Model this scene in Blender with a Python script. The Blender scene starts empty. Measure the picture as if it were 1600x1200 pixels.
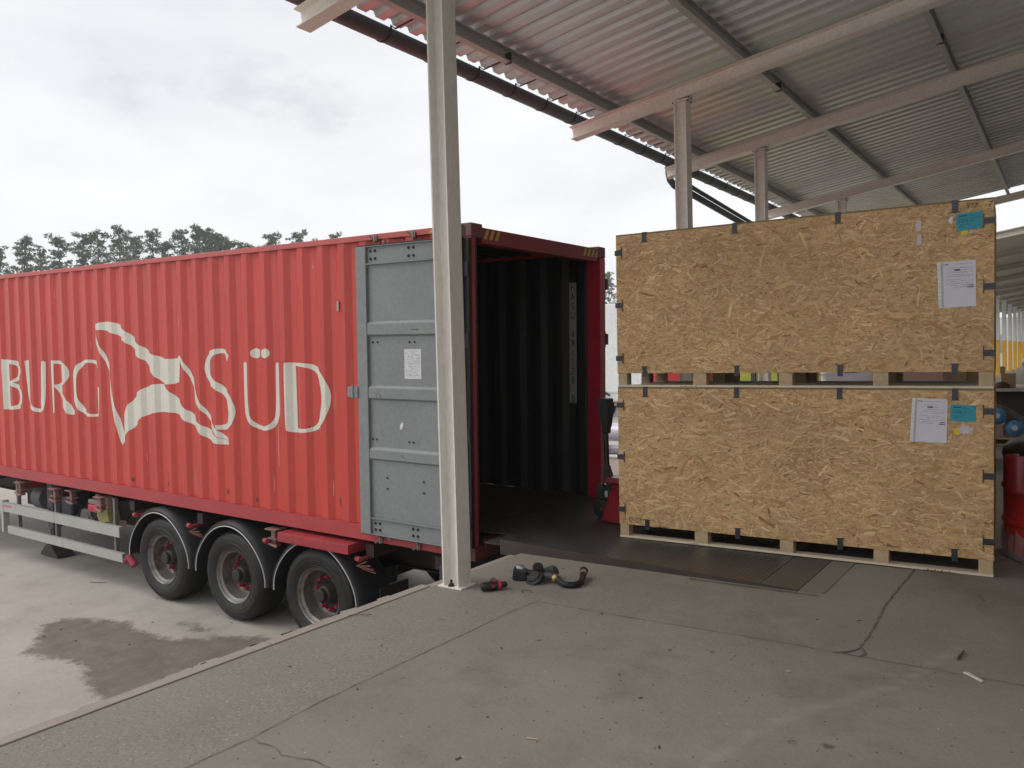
import bpy, math, random
from mathutils import Matrix, Vector, noise
from mathutils.geometry import tessellate_polygon
import bmesh
R=math.radians; PI=math.pi
S=bpy.context.scene; COL=S.collection

# ------------------------------------------------------------ camera, sky, sun, exposure
cam=bpy.data.cameras.new('camera'); cob=bpy.data.objects.new('camera',cam); COL.objects.link(cob)
cam.sensor_width=36; cam.lens=1264.94/1600*36; cam.clip_start=.05; cam.clip_end=900
yaw,pitch,roll=.610084,-.0290455,-.0266078
f=Vector((-math.sin(yaw)*math.cos(pitch),math.cos(yaw)*math.cos(pitch),math.sin(pitch)))
rt=Vector((math.cos(yaw),math.sin(yaw),0)); up=rt.cross(f)
r2=math.cos(roll)*rt+math.sin(roll)*up; u2=-math.sin(roll)*rt+math.cos(roll)*up
CM=Matrix((r2,u2,-f)).transposed().to_4x4(); CM.translation=Vector((4.24873,-5.46029,1.53801))
cob.matrix_world=CM; S.camera=cob
S.render.resolution_x=1024; S.render.resolution_y=768
S.view_settings.view_transform='Standard'; S.view_settings.look='None'
S.view_settings.exposure=0.0; S.view_settings.gamma=1

SUN_EL,SUN_AZ=R(50),R(232)      # azimuth of the place the light comes from, measured from +Y towards +X
W=bpy.data.worlds.new('World'); S.world=W; W.use_nodes=True
nt=W.node_tree; nt.nodes.clear()
def wn(t,**k):
    n=nt.nodes.new(t)
    for a,b in k.items(): setattr(n,a,b)
    return n
sky=wn('ShaderNodeTexSky',sky_type='NISHITA',sun_disc=False,sun_elevation=SUN_EL,sun_rotation=SUN_AZ)
tc=wn('ShaderNodeTexCoord'); mp=wn('ShaderNodeMapping'); mp.inputs['Scale'].default_value=(1.2,1.2,4.2)
nz=wn('ShaderNodeTexNoise'); nz.inputs['Scale'].default_value=1.5; nz.inputs['Detail'].default_value=7; nz.inputs['Roughness'].default_value=.55; nz.inputs['Distortion'].default_value=.4
rmp=wn('ShaderNodeValToRGB')
rmp.color_ramp.elements[0].position=.30; rmp.color_ramp.elements[0].color=(.735,.74,.755,1)
rmp.color_ramp.elements[1].position=.66; rmp.color_ramp.elements[1].color=(.975,.97,.975,1)
L=nt.links.new
L(tc.outputs['Generated'],mp.inputs['Vector']); L(mp.outputs[0],nz.inputs['Vector']); L(nz.outputs['Fac'],rmp.inputs[0])
# the small dark torn cloud: an ellipse of directions, broken up by noise
geo=tc
sub=wn('ShaderNodeVectorMath',operation='SUBTRACT'); sub.inputs[1].default_value=(-.770,.560,.306)
L(tc.outputs['Generated'],sub.inputs[0])
sc_=wn('ShaderNodeVectorMath',operation='MULTIPLY'); sc_.inputs[1].default_value=(5.2,5.2,24)
L(sub.outputs[0],sc_.inputs[0])
ln_=wn('ShaderNodeVectorMath',operation='LENGTH'); L(sc_.outputs[0],ln_.inputs[0])
nz2=wn('ShaderNodeTexNoise'); nz2.inputs['Scale'].default_value=9; nz2.inputs['Detail'].default_value=8; nz2.inputs['Roughness'].default_value=.6
mp2=wn('ShaderNodeMapping'); mp2.inputs['Scale'].default_value=(1.3,1.3,2.2); L(tc.outputs['Generated'],mp2.inputs[0]); L(mp2.outputs[0],nz2.inputs['Vector'])
ma=wn('ShaderNodeMath',operation='MULTIPLY_ADD'); ma.inputs[1].default_value=3.7; L(nz2.outputs['Fac'],ma.inputs[0])
m0=wn('ShaderNodeMath',operation='MULTIPLY_ADD'); m0.inputs[1].default_value=-1; m0.inputs[2].default_value=-.92; L(ln_.outputs['Value'],m0.inputs[0]); L(m0.outputs[0],ma.inputs[2])
mr=wn('ShaderNodeMapRange',interpolation_type='SMOOTHSTEP'); mr.inputs['From Min'].default_value=0; mr.inputs['From Max'].default_value=1.3; mr.inputs['To Max'].default_value=.36
L(ma.outputs[0],mr.inputs['Value'])
dk=wn('ShaderNodeMixRGB'); dk.inputs['Color2'].default_value=(.44,.445,.47,1)
L(mr.outputs[0],dk.inputs['Fac']); L(rmp.outputs[0],dk.inputs['Color1'])
# a bright patch low on the left and at the right edge of the cloud deck
mixs=wn('ShaderNodeMixRGB',blend_type='ADD'); mixs.inputs['Fac'].default_value=.012
L(dk.outputs[0],mixs.inputs['Color1']); L(sky.outputs[0],mixs.inputs['Color2'])
bg=wn('ShaderNodeBackground'); bg.inputs['Strength'].default_value=1.1
L(mixs.outputs[0],bg.inputs['Color'])
wo=wn('ShaderNodeOutputWorld'); L(bg.outputs[0],wo.inputs['Surface'])
sl=bpy.data.lights.new('sun','SUN'); sl.energy=1.4; sl.angle=R(42); sl.color=(1,.965,.92)
so=bpy.data.objects.new('sun',sl); COL.objects.link(so)
sd=Vector((math.sin(SUN_AZ)*math.cos(SUN_EL),math.cos(SUN_AZ)*math.cos(SUN_EL),math.sin(SUN_EL)))
so.rotation_euler=sd.to_track_quat('Z','Y').to_euler(); so.location=(-5,-12,15)

# ------------------------------------------------------------ materials
MATS={}
def mat(name,c,rough=.6,metal=0,var=.12,scale=3.,stretch=(1,1,1),dirt=None,bump=0,bscale=80,spec=.5,fine=.08):
    if name in MATS: return MATS[name]
    m=bpy.data.materials.new(name); m.use_nodes=True; t=m.node_tree; b=t.nodes['Principled BSDF']
    N=t.nodes.new; K=t.links.new
    tc=N('ShaderNodeTexCoord'); mp=N('ShaderNodeMapping'); mp.inputs['Scale'].default_value=stretch
    K(tc.outputs['Object'],mp.inputs['Vector'])
    n=N('ShaderNodeTexNoise'); n.inputs['Scale'].default_value=scale; n.inputs['Detail'].default_value=8; n.inputs['Roughness'].default_value=.6
    K(mp.outputs[0],n.inputs['Vector'])
    r=N('ShaderNodeMapRange'); r.inputs['From Min'].default_value=.25; r.inputs['From Max'].default_value=.75
    r.inputs['To Min'].default_value=1-var; r.inputs['To Max'].default_value=1+var; K(n.outputs['Fac'],r.inputs['Value'])
    n2=N('ShaderNodeTexNoise'); n2.inputs['Scale'].default_value=scale*16; n2.inputs['Detail'].default_value=3; K(mp.outputs[0],n2.inputs['Vector'])
    r2=N('ShaderNodeMapRange'); r2.inputs['From Min'].default_value=.25; r2.inputs['From Max'].default_value=.75
    r2.inputs['To Min'].default_value=1-fine; r2.inputs['To Max'].default_value=1+fine; K(n2.outputs['Fac'],r2.inputs['Value'])
    mu=N('ShaderNodeMath'); mu.operation='MULTIPLY'; K(r.outputs[0],mu.inputs[0]); K(r2.outputs[0],mu.inputs[1])
    v=N('ShaderNodeVectorMath'); v.operation='SCALE'; v.inputs[0].default_value=c; K(mu.outputs[0],v.inputs['Scale'])
    out=v.outputs[0]
    if dirt:
        for (dc,amt,ds,dst) in (dirt if isinstance(dirt,list) else [dirt]):
            mp3=N('ShaderNodeMapping'); mp3.inputs['Scale'].default_value=dst; mp3.inputs['Location'].default_value=(3.1*ds,1.7,5.3); K(tc.outputs['Object'],mp3.inputs['Vector'])
            n3=N('ShaderNodeTexNoise'); n3.inputs['Scale'].default_value=ds; n3.inputs['Detail'].default_value=9; n3.inputs['Roughness'].default_value=.65; K(mp3.outputs[0],n3.inputs['Vector'])
            r3=N('ShaderNodeMapRange'); r3.inputs['From Min'].default_value=.72-amt*.3; r3.inputs['From Max'].default_value=.80-amt*.25; r3.inputs['To Max'].default_value=.85
            K(n3.outputs['Fac'],r3.inputs['Value'])
            mx=N('ShaderNodeMixRGB'); mx.inputs['Color2'].default_value=(*dc,1); K(r3.outputs[0],mx.inputs['Fac']); K(out,mx.inputs['Color1']); out=mx.outputs[0]
    K(out,b.inputs['Base Color'])
    b.inputs['Metallic'].default_value=metal; b.inputs['Specular IOR Level'].default_value=spec
    rr=N('ShaderNodeMapRange'); rr.inputs['To Min'].default_value=max(.05,rough-.12); rr.inputs['To Max'].default_value=min(1,rough+.12); K(n.outputs['Fac'],rr.inputs['Value']); K(rr.outputs[0],b.inputs['Roughness'])
    if bump:
        n4=N('ShaderNodeTexNoise'); n4.inputs['Scale'].default_value=bscale; n4.inputs['Detail'].default_value=6; K(tc.outputs['Object'],n4.inputs['Vector'])
        bp=N('ShaderNodeBump'); bp.inputs['Strength'].default_value=bump; bp.inputs['Distance'].default_value=.01; K(n4.outputs['Fac'],bp.inputs['Height']); K(bp.outputs[0],b.inputs['Normal'])
    MATS[name]=m; return m
def alpha_mix(m,alpha):
    b=m.node_tree.nodes['Principled BSDF']; b.inputs['Alpha'].default_value=alpha; return m
RUST=(.13,.055,.03)
red=mat('container_red',(.54,.060,.046),.36,var=.12,scale=1.1,stretch=(2.4,2.4,.45),dirt=[((.50,.15,.11),.30,3.2,(3,3,.35)),((.33,.045,.035),.16,7,(2,2,.5)),((.20,.07,.045),.05,24,(1,1,.22))],bump=.05,bscale=9,fine=.05)
railred=mat('rail_red',(.40,.05,.055),.45,var=.12,scale=2,dirt=[((.45,.16,.14),.2,5,(.6,1,1)),(RUST,.10,18,(1,1,1))],bump=.05,bscale=12)
toprail=mat('top_rail_red',(.50,.105,.095),.5,var=.12,scale=2,dirt=[((.28,.10,.09),.25,7,(1,1,1))])
reddk=mat('container_frame_red',(.25,.028,.032),.5,var=.15,scale=2.,dirt=[(RUST,.22,14,(1,1,1))],bump=.05,bscale=12)
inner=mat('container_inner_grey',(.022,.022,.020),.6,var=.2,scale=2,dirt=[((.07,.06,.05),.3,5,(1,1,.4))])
cream=mat('lettering_cream',(.66,.64,.56),.5,var=.07,scale=2,dirt=[((.45,.30,.25),.06,16,(1,1,.6))],fine=.04)
doorg=mat('door_grey',(.215,.232,.234),.5,var=.12,scale=1.6,dirt=[((.15,.155,.15),.30,4,(1,1,.4)),((.32,.335,.33),.16,9,(1,1,.4)),(RUST,.0,30,(1,1,1))],bump=.03,bscale=10)
rubber=mat('rubber_black',(.013,.013,.0125),.55,var=.3,scale=6,dirt=[((.055,.05,.045),.35,4,(1,1,1))],bump=.1,bscale=40)
black=mat('plastic_black',(.02,.02,.022),.45,var=.15,scale=5,dirt=[((.07,.065,.06),.15,6,(1,1,1))])
chassis=mat('chassis_dark',(.035,.022,.02),.7,var=.3,scale=4,dirt=[((.10,.04,.03),.3,7,(1,1,1))])
cred=mat('chassis_red',(.36,.035,.045),.5,var=.25,scale=6,dirt=[((.30,.12,.10),.4,10,(1,1,1)),(RUST,.50,16,(1,1,1))],bump=.15,bscale=40)
rim_m=mat('rim_grey',(.20,.19,.18),.45,metal=.5,var=.3,scale=5,dirt=[((.10,.055,.035),.75,6,(1,1,1)),((.42,.40,.38),.25,20,(1,1,1))])
hub_m=mat('hub_dark',(.028,.025,.024),.6,var=.2,scale=9,dirt=[((.12,.09,.07),.2,12,(1,1,1))])
nutred=mat('nut_red',(.40,.03,.05),.5,var=.1,scale=9)
alu=mat('aluminium_rail',(.44,.44,.42),.45,metal=.25,var=.08,scale=3,dirt=[((.25,.24,.22),.15,8,(1,1,1))])
galv=mat('galvanised_sheet',(.70,.715,.72),.34,metal=.45,var=.12,scale=1.6,stretch=(.5,2,1),dirt=[((.30,.29,.28),.2,3,(.6,2,1))],fine=.04)
purl=mat('galvanised_purlin',(.55,.55,.54),.45,metal=.25,var=.12,scale=4)
beam_m=mat('beam_paint',(.92,.86,.80),.5,var=.07,scale=2,dirt=[((.42,.33,.28),.10,6,(1,1,1))])
post_m=mat('post_paint',(.74,.71,.66),.5,var=.08,scale=3,stretch=(1,1,.3),dirt=[((.30,.26,.20),.16,9,(1,1,.3)),((.14,.07,.04),.04,24,(1,1,1))],bump=.04,bscale=30)
gut=mat('gutter_grey',(.105,.115,.13),.5,metal=.2,var=.2,scale=3,stretch=(1,.3,1))
steel=mat('dark_steel',(.10,.10,.10),.45,metal=.5,var=.2,scale=8)
clipm=mat('clip_steel',(.06,.058,.062),.38,metal=.6,var=.3,scale=14)
wood=mat('pallet_wood',(.58,.44,.27),.75,var=.15,scale=3,stretch=(1,8,8),dirt=[((.40,.27,.15),.2,5,(1,9,9))],bump=.05,bscale=60)
woodl=mat('skid_wood',(.68,.59,.44),.75,var=.12,scale=3,stretch=(1,9,9),dirt=[((.45,.34,.22),.15,6,(1,9,9))])
woodblk=mat('block_wood',(.50,.37,.22),.8,var=.2,scale=20,stretch=(1,1,1),dirt=[((.36,.24,.13),.25,40,(1,1,1))])
paper=mat('paper_white',(.66,.65,.72),.35,var=.05,scale=5,bump=.35,bscale=9,fine=.02)
ink=mat('ink_grey',(.30,.30,.34),.6,var=.1)
inkd=mat('ink_dark',(.05,.05,.07),.6,var=.1)
teal=mat('label_teal',(.02,.31,.40),.5,var=.06,scale=9,bump=.1,bscale=12)
yel=mat('label_yellow',(.70,.58,.03),.5,var=.1)
lilac=mat('torn_paper',(.60,.52,.56),.6,var=.08,scale=20)
jred=mat('jack_red',(.24,.010,.018),.35,var=.15,scale=6,dirt=[((.12,.02,.02),.2,9,(1,1,1))])
drumred=mat('drum_red',(.62,.035,.04),.33,var=.18,scale=3,dirt=[((.32,.20,.18),.16,7,(1,1,3.5)),((.10,.01,.01),.2,4,(1,1,2))],bump=.08,bscale=10)
white=mat('white_panel',(.72,.74,.75),.5,var=.04,scale=.6)
greyv=mat('grey_panel',(.36,.37,.38),.5,var=.1,scale=1)
foil=mat('foil_wrap',(.62,.60,.68),.25,metal=.1,var=.12,scale=5,stretch=(.6,4,4),bump=.3,bscale=9)
card=mat('cardboard',(.40,.27,.15),.8,var=.12,scale=3)
pink=mat('pink_carton',(.50,.33,.29),.7,var=.1,scale=3)
blue=mat('blue_ball',(.10,.30,.58),.4,var=.35,scale=7)
ygreen=mat('yellow_green',(.55,.60,.05),.5,var=.15,scale=3)
yellow=mat('safety_yellow',(.80,.42,.03),.5,var=.1,scale=2)
wallc=mat('render_wall',(.70,.69,.66),.8,var=.08,scale=1.2,dirt=[((.30,.30,.27),.15,2,(1,1,.3))])
beige=mat('beige_sheet',(.52,.49,.41),.55,var=.08,scale=1.2,stretch=(.5,2,1))
brass=mat('brass',(.50,.38,.20),.35,metal=.7,var=.25,scale=30)
chrome=mat('bright_steel',(.6,.6,.6),.25,metal=.9,var=.1,scale=20)
bark=mat('pine_bark',(.17,.15,.135),.9,var=.3,scale=4)
needle=mat('pine_needles',(.115,.14,.085),.8,var=.35,scale=.7,fine=.25)
blkyel=mat('warning_yellow',(.55,.36,.10),.5,var=.15,scale=9,dirt=[((.25,.08,.05),.25,20,(1,1,1))])
dkgrey=mat('dark_grey',(.055,.055,.055),.6,var=.25,scale=4)
glassm=mat('windscreen',(.03,.035,.04),.08,var=.1)
shavings=mat('wood_splinter',(.50,.42,.30),.8,var=.2,scale=30)
platebrown=mat('plate_side_brown',(.05,.038,.031),.7,var=.25,scale=5,stretch=(1,1,1),dirt=[((.035,.025,.02),.3,8,(1,1,1))],bump=.1)
film=mat('clear_film',(.75,.75,.75),.12,var=.1,scale=20,bump=.6,bscale=14); alpha_mix(film,.32)

def ground_mat(name,base,lite,dark,attrs,crack=0):
    """concrete: broad mottling, fine grain, chips and specks; 'stain' and 'scuff' come from mesh attributes"""
    m=bpy.data.materials.new(name); m.use_nodes=True; t=m.node_tree; b=t.nodes['Principled BSDF']; N=t.nodes.new; K=t.links.new
    tc=N('ShaderNodeTexCoord')
    def nz(sc,det=8,ro=.6,st=(1,1,1),loc=(0,0,0)):
        mp=N('ShaderNodeMapping'); mp.inputs['Scale'].default_value=st; mp.inputs['Location'].default_value=loc; K(tc.outputs['Object'],mp.inputs['Vector'])
        n=N('ShaderNodeTexNoise'); n.inputs['Scale'].default_value=sc; n.inputs['Detail'].default_value=det; n.inputs['Roughness'].default_value=ro; K(mp.outputs[0],n.inputs['Vector']); return n.outputs['Fac']
    def rng(x,a,b_,c=0,d=1):
        r=N('ShaderNodeMapRange'); r.inputs['From Min'].default_value=a; r.inputs['From Max'].default_value=b_; r.inputs['To Min'].default_value=c; r.inputs['To Max'].default_value=d; K(x,r.inputs['Value']); return r.outputs[0]
    def mix(f_,a,col,mode='MIX'):
        x=N('ShaderNodeMixRGB'); x.blend_type=mode; K(f_,x.inputs['Fac'])
        if isinstance(a,tuple): x.inputs['Color1'].default_value=(*a,1)
        else: K(a,x.inputs['Color1'])
        if isinstance(col,tuple): x.inputs['Color2'].default_value=(*col,1)
        else: K(col,x.inputs['Color2'])
        return x.outputs[0]
    c=mix(rng(nz(.55,9,.65),.38,.62),base,lite)
    c=mix(rng(nz(1.3,6,.6,st=(1,.35,1),loc=(3,1,4)),.52,.70,0,.5),c,dark)
    c=mix(rng(nz(2.3,9,.7,loc=(7,3,1)),.5,.75,0,.75),c,dark)
    c=mix(rng(nz(55,4,.7),.52,.72,0,.45),c,dark)
    c=mix(rng(nz(90,3,.6,loc=(2,8,3)),.60,.72,0,.5),c,lite)
    # pebbles / pits
    v=N('ShaderNodeTexVoronoi'); v.inputs['Scale'].default_value=26; K(tc.outputs['Object'],v.inputs['Vector'])
    wn_=N('ShaderNodeSeparateColor'); K(v.outputs['Color'],wn_.inputs[0])
    sp=N('ShaderNodeMath'); sp.operation='MULTIPLY'; K(rng(v.outputs['Distance'],.10,.17,1,0),sp.inputs[0]); K(rng(wn_.outputs[0],.80,.82),sp.inputs[1])
    c=mix(sp.outputs[0],c,tuple(x*.45 for x in dark))
    sp2=N('ShaderNodeMath'); sp2.operation='MULTIPLY'; K(rng(v.outputs['Distance'],.08,.14,1,0),sp2.inputs[0]); K(rng(wn_.outputs[1],.90,.92),sp2.inputs[1])
    c=mix(sp2.outputs[0],c,tuple(min(1,x*1.5) for x in lite))
    # larger oily spots
    v2=N('ShaderNodeTexVoronoi'); v2.inputs['Scale'].default_value=2.6; K(tc.outputs['Object'],v2.inputs['Vector'])
    sc2=N('ShaderNodeSeparateColor'); K(v2.outputs['Color'],sc2.inputs[0])
    dd=N('ShaderNodeMath'); dd.operation='ADD'; K(v2.outputs['Distance'],dd.inputs[0]); K(rng(nz(30,4),.3,.7,-.035,.035),dd.inputs[1])
    s3=N('ShaderNodeMath'); s3.operation='MULTIPLY'; K(rng(dd.outputs[0],.035,.075,.8,0),s3.inputs[0]); K(rng(sc2.outputs[0],.55,.6),s3.inputs[1])
    c=mix(s3.outputs[0],c,tuple(x*.55 for x in dark))
    rough=.85
    for an,(col,w_) in attrs.items():
        if col=='speckle':
            col=mix(rng(nz(48,5,.75,loc=(5,5,5)),.38,.66),(.18,.163,.135),(.315,.29,.25))
            col=mix(rng(nz(3,6,.6,loc=(9,2,5)),.45,.7,0,.5),col,(.22,.20,.17))
            v3=N('ShaderNodeTexVoronoi'); v3.inputs['Scale'].default_value=42; K(tc.outputs['Object'],v3.inputs['Vector']); s4=N('ShaderNodeSeparateColor'); K(v3.outputs['Color'],s4.inputs[0])
            q=N('ShaderNodeMath'); q.operation='MULTIPLY'; K(rng(v3.outputs['Distance'],.16,.28,1,0),q.inputs[0]); K(rng(s4.outputs[0],.72,.76),q.inputs[1]); col=mix(q.outputs[0],col,(.41,.385,.34))
            q=N('ShaderNodeMath'); q.operation='MULTIPLY'; K(rng(v3.outputs['Distance'],.14,.30,1,0),q.inputs[0]); K(rng(s4.outputs[1],.72,.76),q.inputs[1]); col=mix(q.outputs[0],col,(.085,.075,.06))
        a=N('ShaderNodeAttribute'); a.attribute_name=an
        ad=N('ShaderNodeMath'); ad.operation='ADD'; K(a.outputs['Fac'],ad.inputs[0]); K(rng(nz(7,9,.7,loc=(1,2,9)),.3,.7,-.33,.33),ad.inputs[1])
        fm=rng(ad.outputs[0],.34,.70,0,1); n5=rng(nz(5,7,.7,loc=(4,4,2)),.3,.7,w_*.7,w_)
        mm=N('ShaderNodeMath'); mm.operation='MULTIPLY'; K(fm,mm.inputs[0]); K(n5,mm.inputs[1])
        # nothing where the attribute is zero
        gt=N('ShaderNodeMath'); gt.operation='MULTIPLY'; K(mm.outputs[0],gt.inputs[0]); K(rng(a.outputs['Fac'],.05,.2),gt.inputs[1])
        if an=='scuff':
            q=N('ShaderNodeMath'); q.operation='MULTIPLY'; K(rng(a.outputs['Fac'],.15,.85),q.inputs[0]); K(rng(nz(9,6,.7,loc=(2,2,2)),.3,.7,w_*.45,w_*1.25),q.inputs[1]); c=mix(q.outputs[0],c,col); continue
        c=mix(gt.outputs[0],c,col)
    K(c,b.inputs['Base Color']); b.inputs['Roughness'].default_value=rough; b.inputs['Specular IOR Level'].default_value=.3
    bp=N('ShaderNodeBump'); bp.inputs['Strength'].default_value=.55; bp.inputs['Distance'].default_value=.006
    h=N('ShaderNodeMath'); h.operation='ADD'; K(nz(45,6,.7),h.inputs[0]); K(rng(nz(5,4),0,1,0,1.2),h.inputs[1]); K(h.outputs[0],bp.inputs['Height']); K(bp.outputs[0],b.inputs['Normal'])
    return m

# ------------------------------------------------------------ mesh helpers
class MB:
    def __init__(s): s.v=[]; s.f=[]; s.mi=[]; s.cur=0
    def add(s,vs,fs):
        o=len(s.v); s.v+= [tuple(p) for p in vs]; s.f+=[tuple(i+o for i in q) for q in fs]; s.mi+=[s.cur]*len(fs); return s
    def box(s,a,b,M=None):
        x0,x1=sorted((a[0],b[0])); y0,y1=sorted((a[1],b[1])); z0,z1=sorted((a[2],b[2]))
        vs=[Vector(p) for p in ((x0,y0,z0),(x1,y0,z0),(x1,y1,z0),(x0,y1,z0),(x0,y0,z1),(x1,y0,z1),(x1,y1,z1),(x0,y1,z1))]
        if M: vs=[M@v for v in vs]
        return s.add(vs,[(0,3,2,1),(4,5,6,7),(0,1,5,4),(1,2,6,5),(2,3,7,6),(3,0,4,7)])
    def cyl(s,p,q,r,r2=None,n=16,cap=True):
        p=Vector(p);q=Vector(q); r2=r if r2 is None else r2
        d=(q-p).normalized(); a=d.orthogonal().normalized(); b=d.cross(a)
        vs=[p+r*(math.cos(2*PI*i/n)*a+math.sin(2*PI*i/n)*b) for i in range(n)]+[q+r2*(math.cos(2*PI*i/n)*a+math.sin(2*PI*i/n)*b) for i in range(n)]
        fs=[(i,(i+1)%n,n+(i+1)%n,n+i) for i in range(n)]
        if cap: fs+=[tuple(range(n-1,-1,-1)),tuple(range(n,2*n))]
        return s.add(vs,fs)
    def tube(s,pts,r,n=10,cap=True):
        pts=[Vector(p) for p in pts]; vs=[]; a=None
        for i,p in enumerate(pts):
            d=(pts[min(i+1,len(pts)-1)]-pts[max(i-1,0)]).normalized()
            a=d.orthogonal().normalized() if a is None else (a-d*a.dot(d)).normalized()
            b=d.cross(a); rr=r[i] if isinstance(r,(list,tuple)) else r
            vs+=[p+rr*(math.cos(2*PI*k/n)*a+math.sin(2*PI*k/n)*b) for k in range(n)]
        fs=[(i*n+k,i*n+(k+1)%n,(i+1)*n+(k+1)%n,(i+1)*n+k) for i in range(len(pts)-1) for k in range(n)]
        if cap: fs+=[tuple(range(n-1,-1,-1)),tuple(range((len(pts)-1)*n,len(pts)*n))]
        return s.add(vs,fs)
    def prism(s,poly,axis,a,b,M=None):
        """poly: 2D outline; extruded along axis (0,1,2) from a to b"""
        def P(u,v,w):
            return {0:(w,u,v),1:(u,w,v),2:(u,v,w)}[axis]
        n=len(poly); vs=[Vector(P(u,v,a)) for u,v in poly]+[Vector(P(u,v,b)) for u,v in poly]
        if M: vs=[M@v for v in vs]
        return s.add(vs,[tuple(range(n)),tuple(range(2*n-1,n-1,-1))]+[(i,n+i,n+(i+1)%n,(i+1)%n) for i in range(n)])
    def lathe(s,prof,M,n=32,close=False):
        """prof: (r,z) pairs about local z, placed with matrix M"""
        vs=[];k=len(prof)
        for r,z in prof: vs+=[M@Vector((r*math.cos(2*PI*i/n),r*math.sin(2*PI*i/n),z)) for i in range(n)]
        fs=[(j*n+i,j*n+(i+1)%n,(j+1)*n+(i+1)%n,(j+1)*n+i) for j in range(k-1) for i in range(n)]
        if close: fs+=[((k-1)*n+i,(k-1)*n+(i+1)%n,(i+1)%n,i) for i in range(n)]
        return s.add(vs,fs)
    def strip(s,pts,w,z,jag=0,rnd=None):
        pts=[Vector((p[0],p[1],0)) for p in pts]; vs=[]
        for i,p in enumerate(pts):
            d=(pts[min(i+1,len(pts)-1)]-pts[max(i-1,0)]).normalized(); nrm=Vector((-d.y,d.x,0))
            j=(rnd.uniform(-jag,jag) if rnd else 0); ww=w*(rnd.uniform(.4,1.4) if rnd else 1)
            c=p+nrm*j; vs+=[c+nrm*ww/2+Vector((0,0,z)),c-nrm*ww/2+Vector((0,0,z))]
        return s.add(vs,[(2*i+1,2*i+3,2*i+2,2*i) for i in range(len(pts)-1)])
    def build(s,name,m,parent=None,smooth=False,bevel=0,loc=None):
        me=bpy.data.meshes.new(name); me.from_pydata(s.v,[],s.f); me.update()
        for x in (m if isinstance(m,(list,tuple)) else [m]): me.materials.append(x)
        if any(s.mi): me.polygons.foreach_set('material_index',s.mi)
        if not s.cur and not any(s.mi): pass
        bm=bmesh.new(); bm.from_mesh(me); bmesh.ops.recalc_face_normals(bm,faces=bm.faces); bm.to_mesh(me); bm.free()
        if smooth:
            me.polygons.foreach_set('use_smooth',[True]*len(me.polygons)); 
            try: me.set_sharp_from_angle(angle=R(35))
            except Exception: pass
        o=bpy.data.objects.new(name,me); COL.objects.link(o)
        if parent: o.parent=parent
        if loc: o.location=loc
        if bevel:
            md=o.modifiers.new('bevel','BEVEL'); md.width=bevel; md.segments=2; md.limit_method='ANGLE'; md.angle_limit=R(40)
        return o
def tag(o,label=None,cat=None,group=None,kind=None):
    if label: o['label']=label
    if cat: o['category']=cat
    if group: o['group']=group
    if kind: o['kind']=kind
    return o
def empty(name,label,cat,loc=(0,0,0),rz=0,group=None,M=None):
    o=bpy.data.objects.new(name,None); COL.objects.link(o); o.empty_display_size=.2
    if M: o.matrix_world=M
    else: o.location=loc; o.rotation_euler=(0,0,rz)
    return tag(o,label,cat,group)
def copy_tree(o,parent=None):
    c=o.copy(); COL.objects.link(c); c.parent=parent
    for ch in [x for x in bpy.data.objects if x.parent==o]: copy_tree(ch,c)
    return c
def text_mesh(s,size,name,m,parent,M,condense=1,thick=.0008,align='CENTER'):
    cu=bpy.data.curves.new('t','FONT'); cu.body=s; cu.size=size; cu.extrude=thick; cu.align_x=align; cu.align_y='CENTER'
    to=bpy.data.objects.new('t',cu); COL.objects.link(to); dg=bpy.context.evaluated_depsgraph_get(); dg.update()
    me=bpy.data.meshes.new_from_object(to.evaluated_get(dg)); me.name=name
    bpy.data.objects.remove(to); bpy.data.curves.remove(cu)
    me.transform(M@Matrix.Diagonal((condense,1,1,1))); me.materials.clear(); me.materials.append(m)
    o=bpy.data.objects.new(name,me); COL.objects.link(o); o.parent=parent; return o
rnd=random.Random(7)

# ------------------------------------------------------------ container frame of reference
U_=Vector((.02848145,-.01162182,.99952676)); Wd_=Vector((-.01685498,.99978466,.0121051)); L_=Vector((-.99945221,-.01719178,.02827943))
FM=Matrix((-L_,Wd_,U_)).transposed().to_4x4(); FM.translation=Vector((0,0,-.18545))
def yard_z(x,y):
    xx=min(max(x,-18),1.5); yy=min(max(y,-6),8)
    return -.18545+(-1.135-U_.x*xx-U_.y*yy)/U_.z

# ------------------------------------------------------------ the ground
def grid_mesh(name,xs,ys,zf,m,attrs):
    me=bpy.data.meshes.new(name); nx,ny=len(xs),len(ys)
    vs=[(x,y,zf(x,y)) for y in ys for x in xs]
    fs=[(j*nx+i,j*nx+i+1,(j+1)*nx+i+1,(j+1)*nx+i) for j in range(ny-1) for i in range(nx-1)]
    me.from_pydata(vs,[],fs); me.materials.append(m)
    for an,fn in attrs.items():
        a=me.attributes.new(an,'FLOAT','POINT'); a.data.foreach_set('value',[fn(v[0],v[1]) for v in vs])
    me.update(); o=bpy.data.objects.new(name,me); COL.objects.link(o); return o
def frange(a,b,st):
    n=max(1,round((b-a)/st)); return [a+(b-a)*i/n for i in range(n+1)]
def seg_in(poly,x,y):
    ins=False; dmin=9
    for i in range(len(poly)):
        x1,y1=poly[i]; x2,y2=poly[i-1]
        if (y1>y)!=(y2>y) and x<(x2-x1)*(y-y1)/(y2-y1)+x1: ins=not ins
        dx,dy=x2-x1,y2-y1; t=max(0,min(1,((x-x1)*dx+(y-y1)*dy)/(dx*dx+dy*dy+1e-9))); dmin=min(dmin,math.hypot(x-x1-t*dx,y-y1-t*dy))
    return dmin if ins else -dmin
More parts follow.
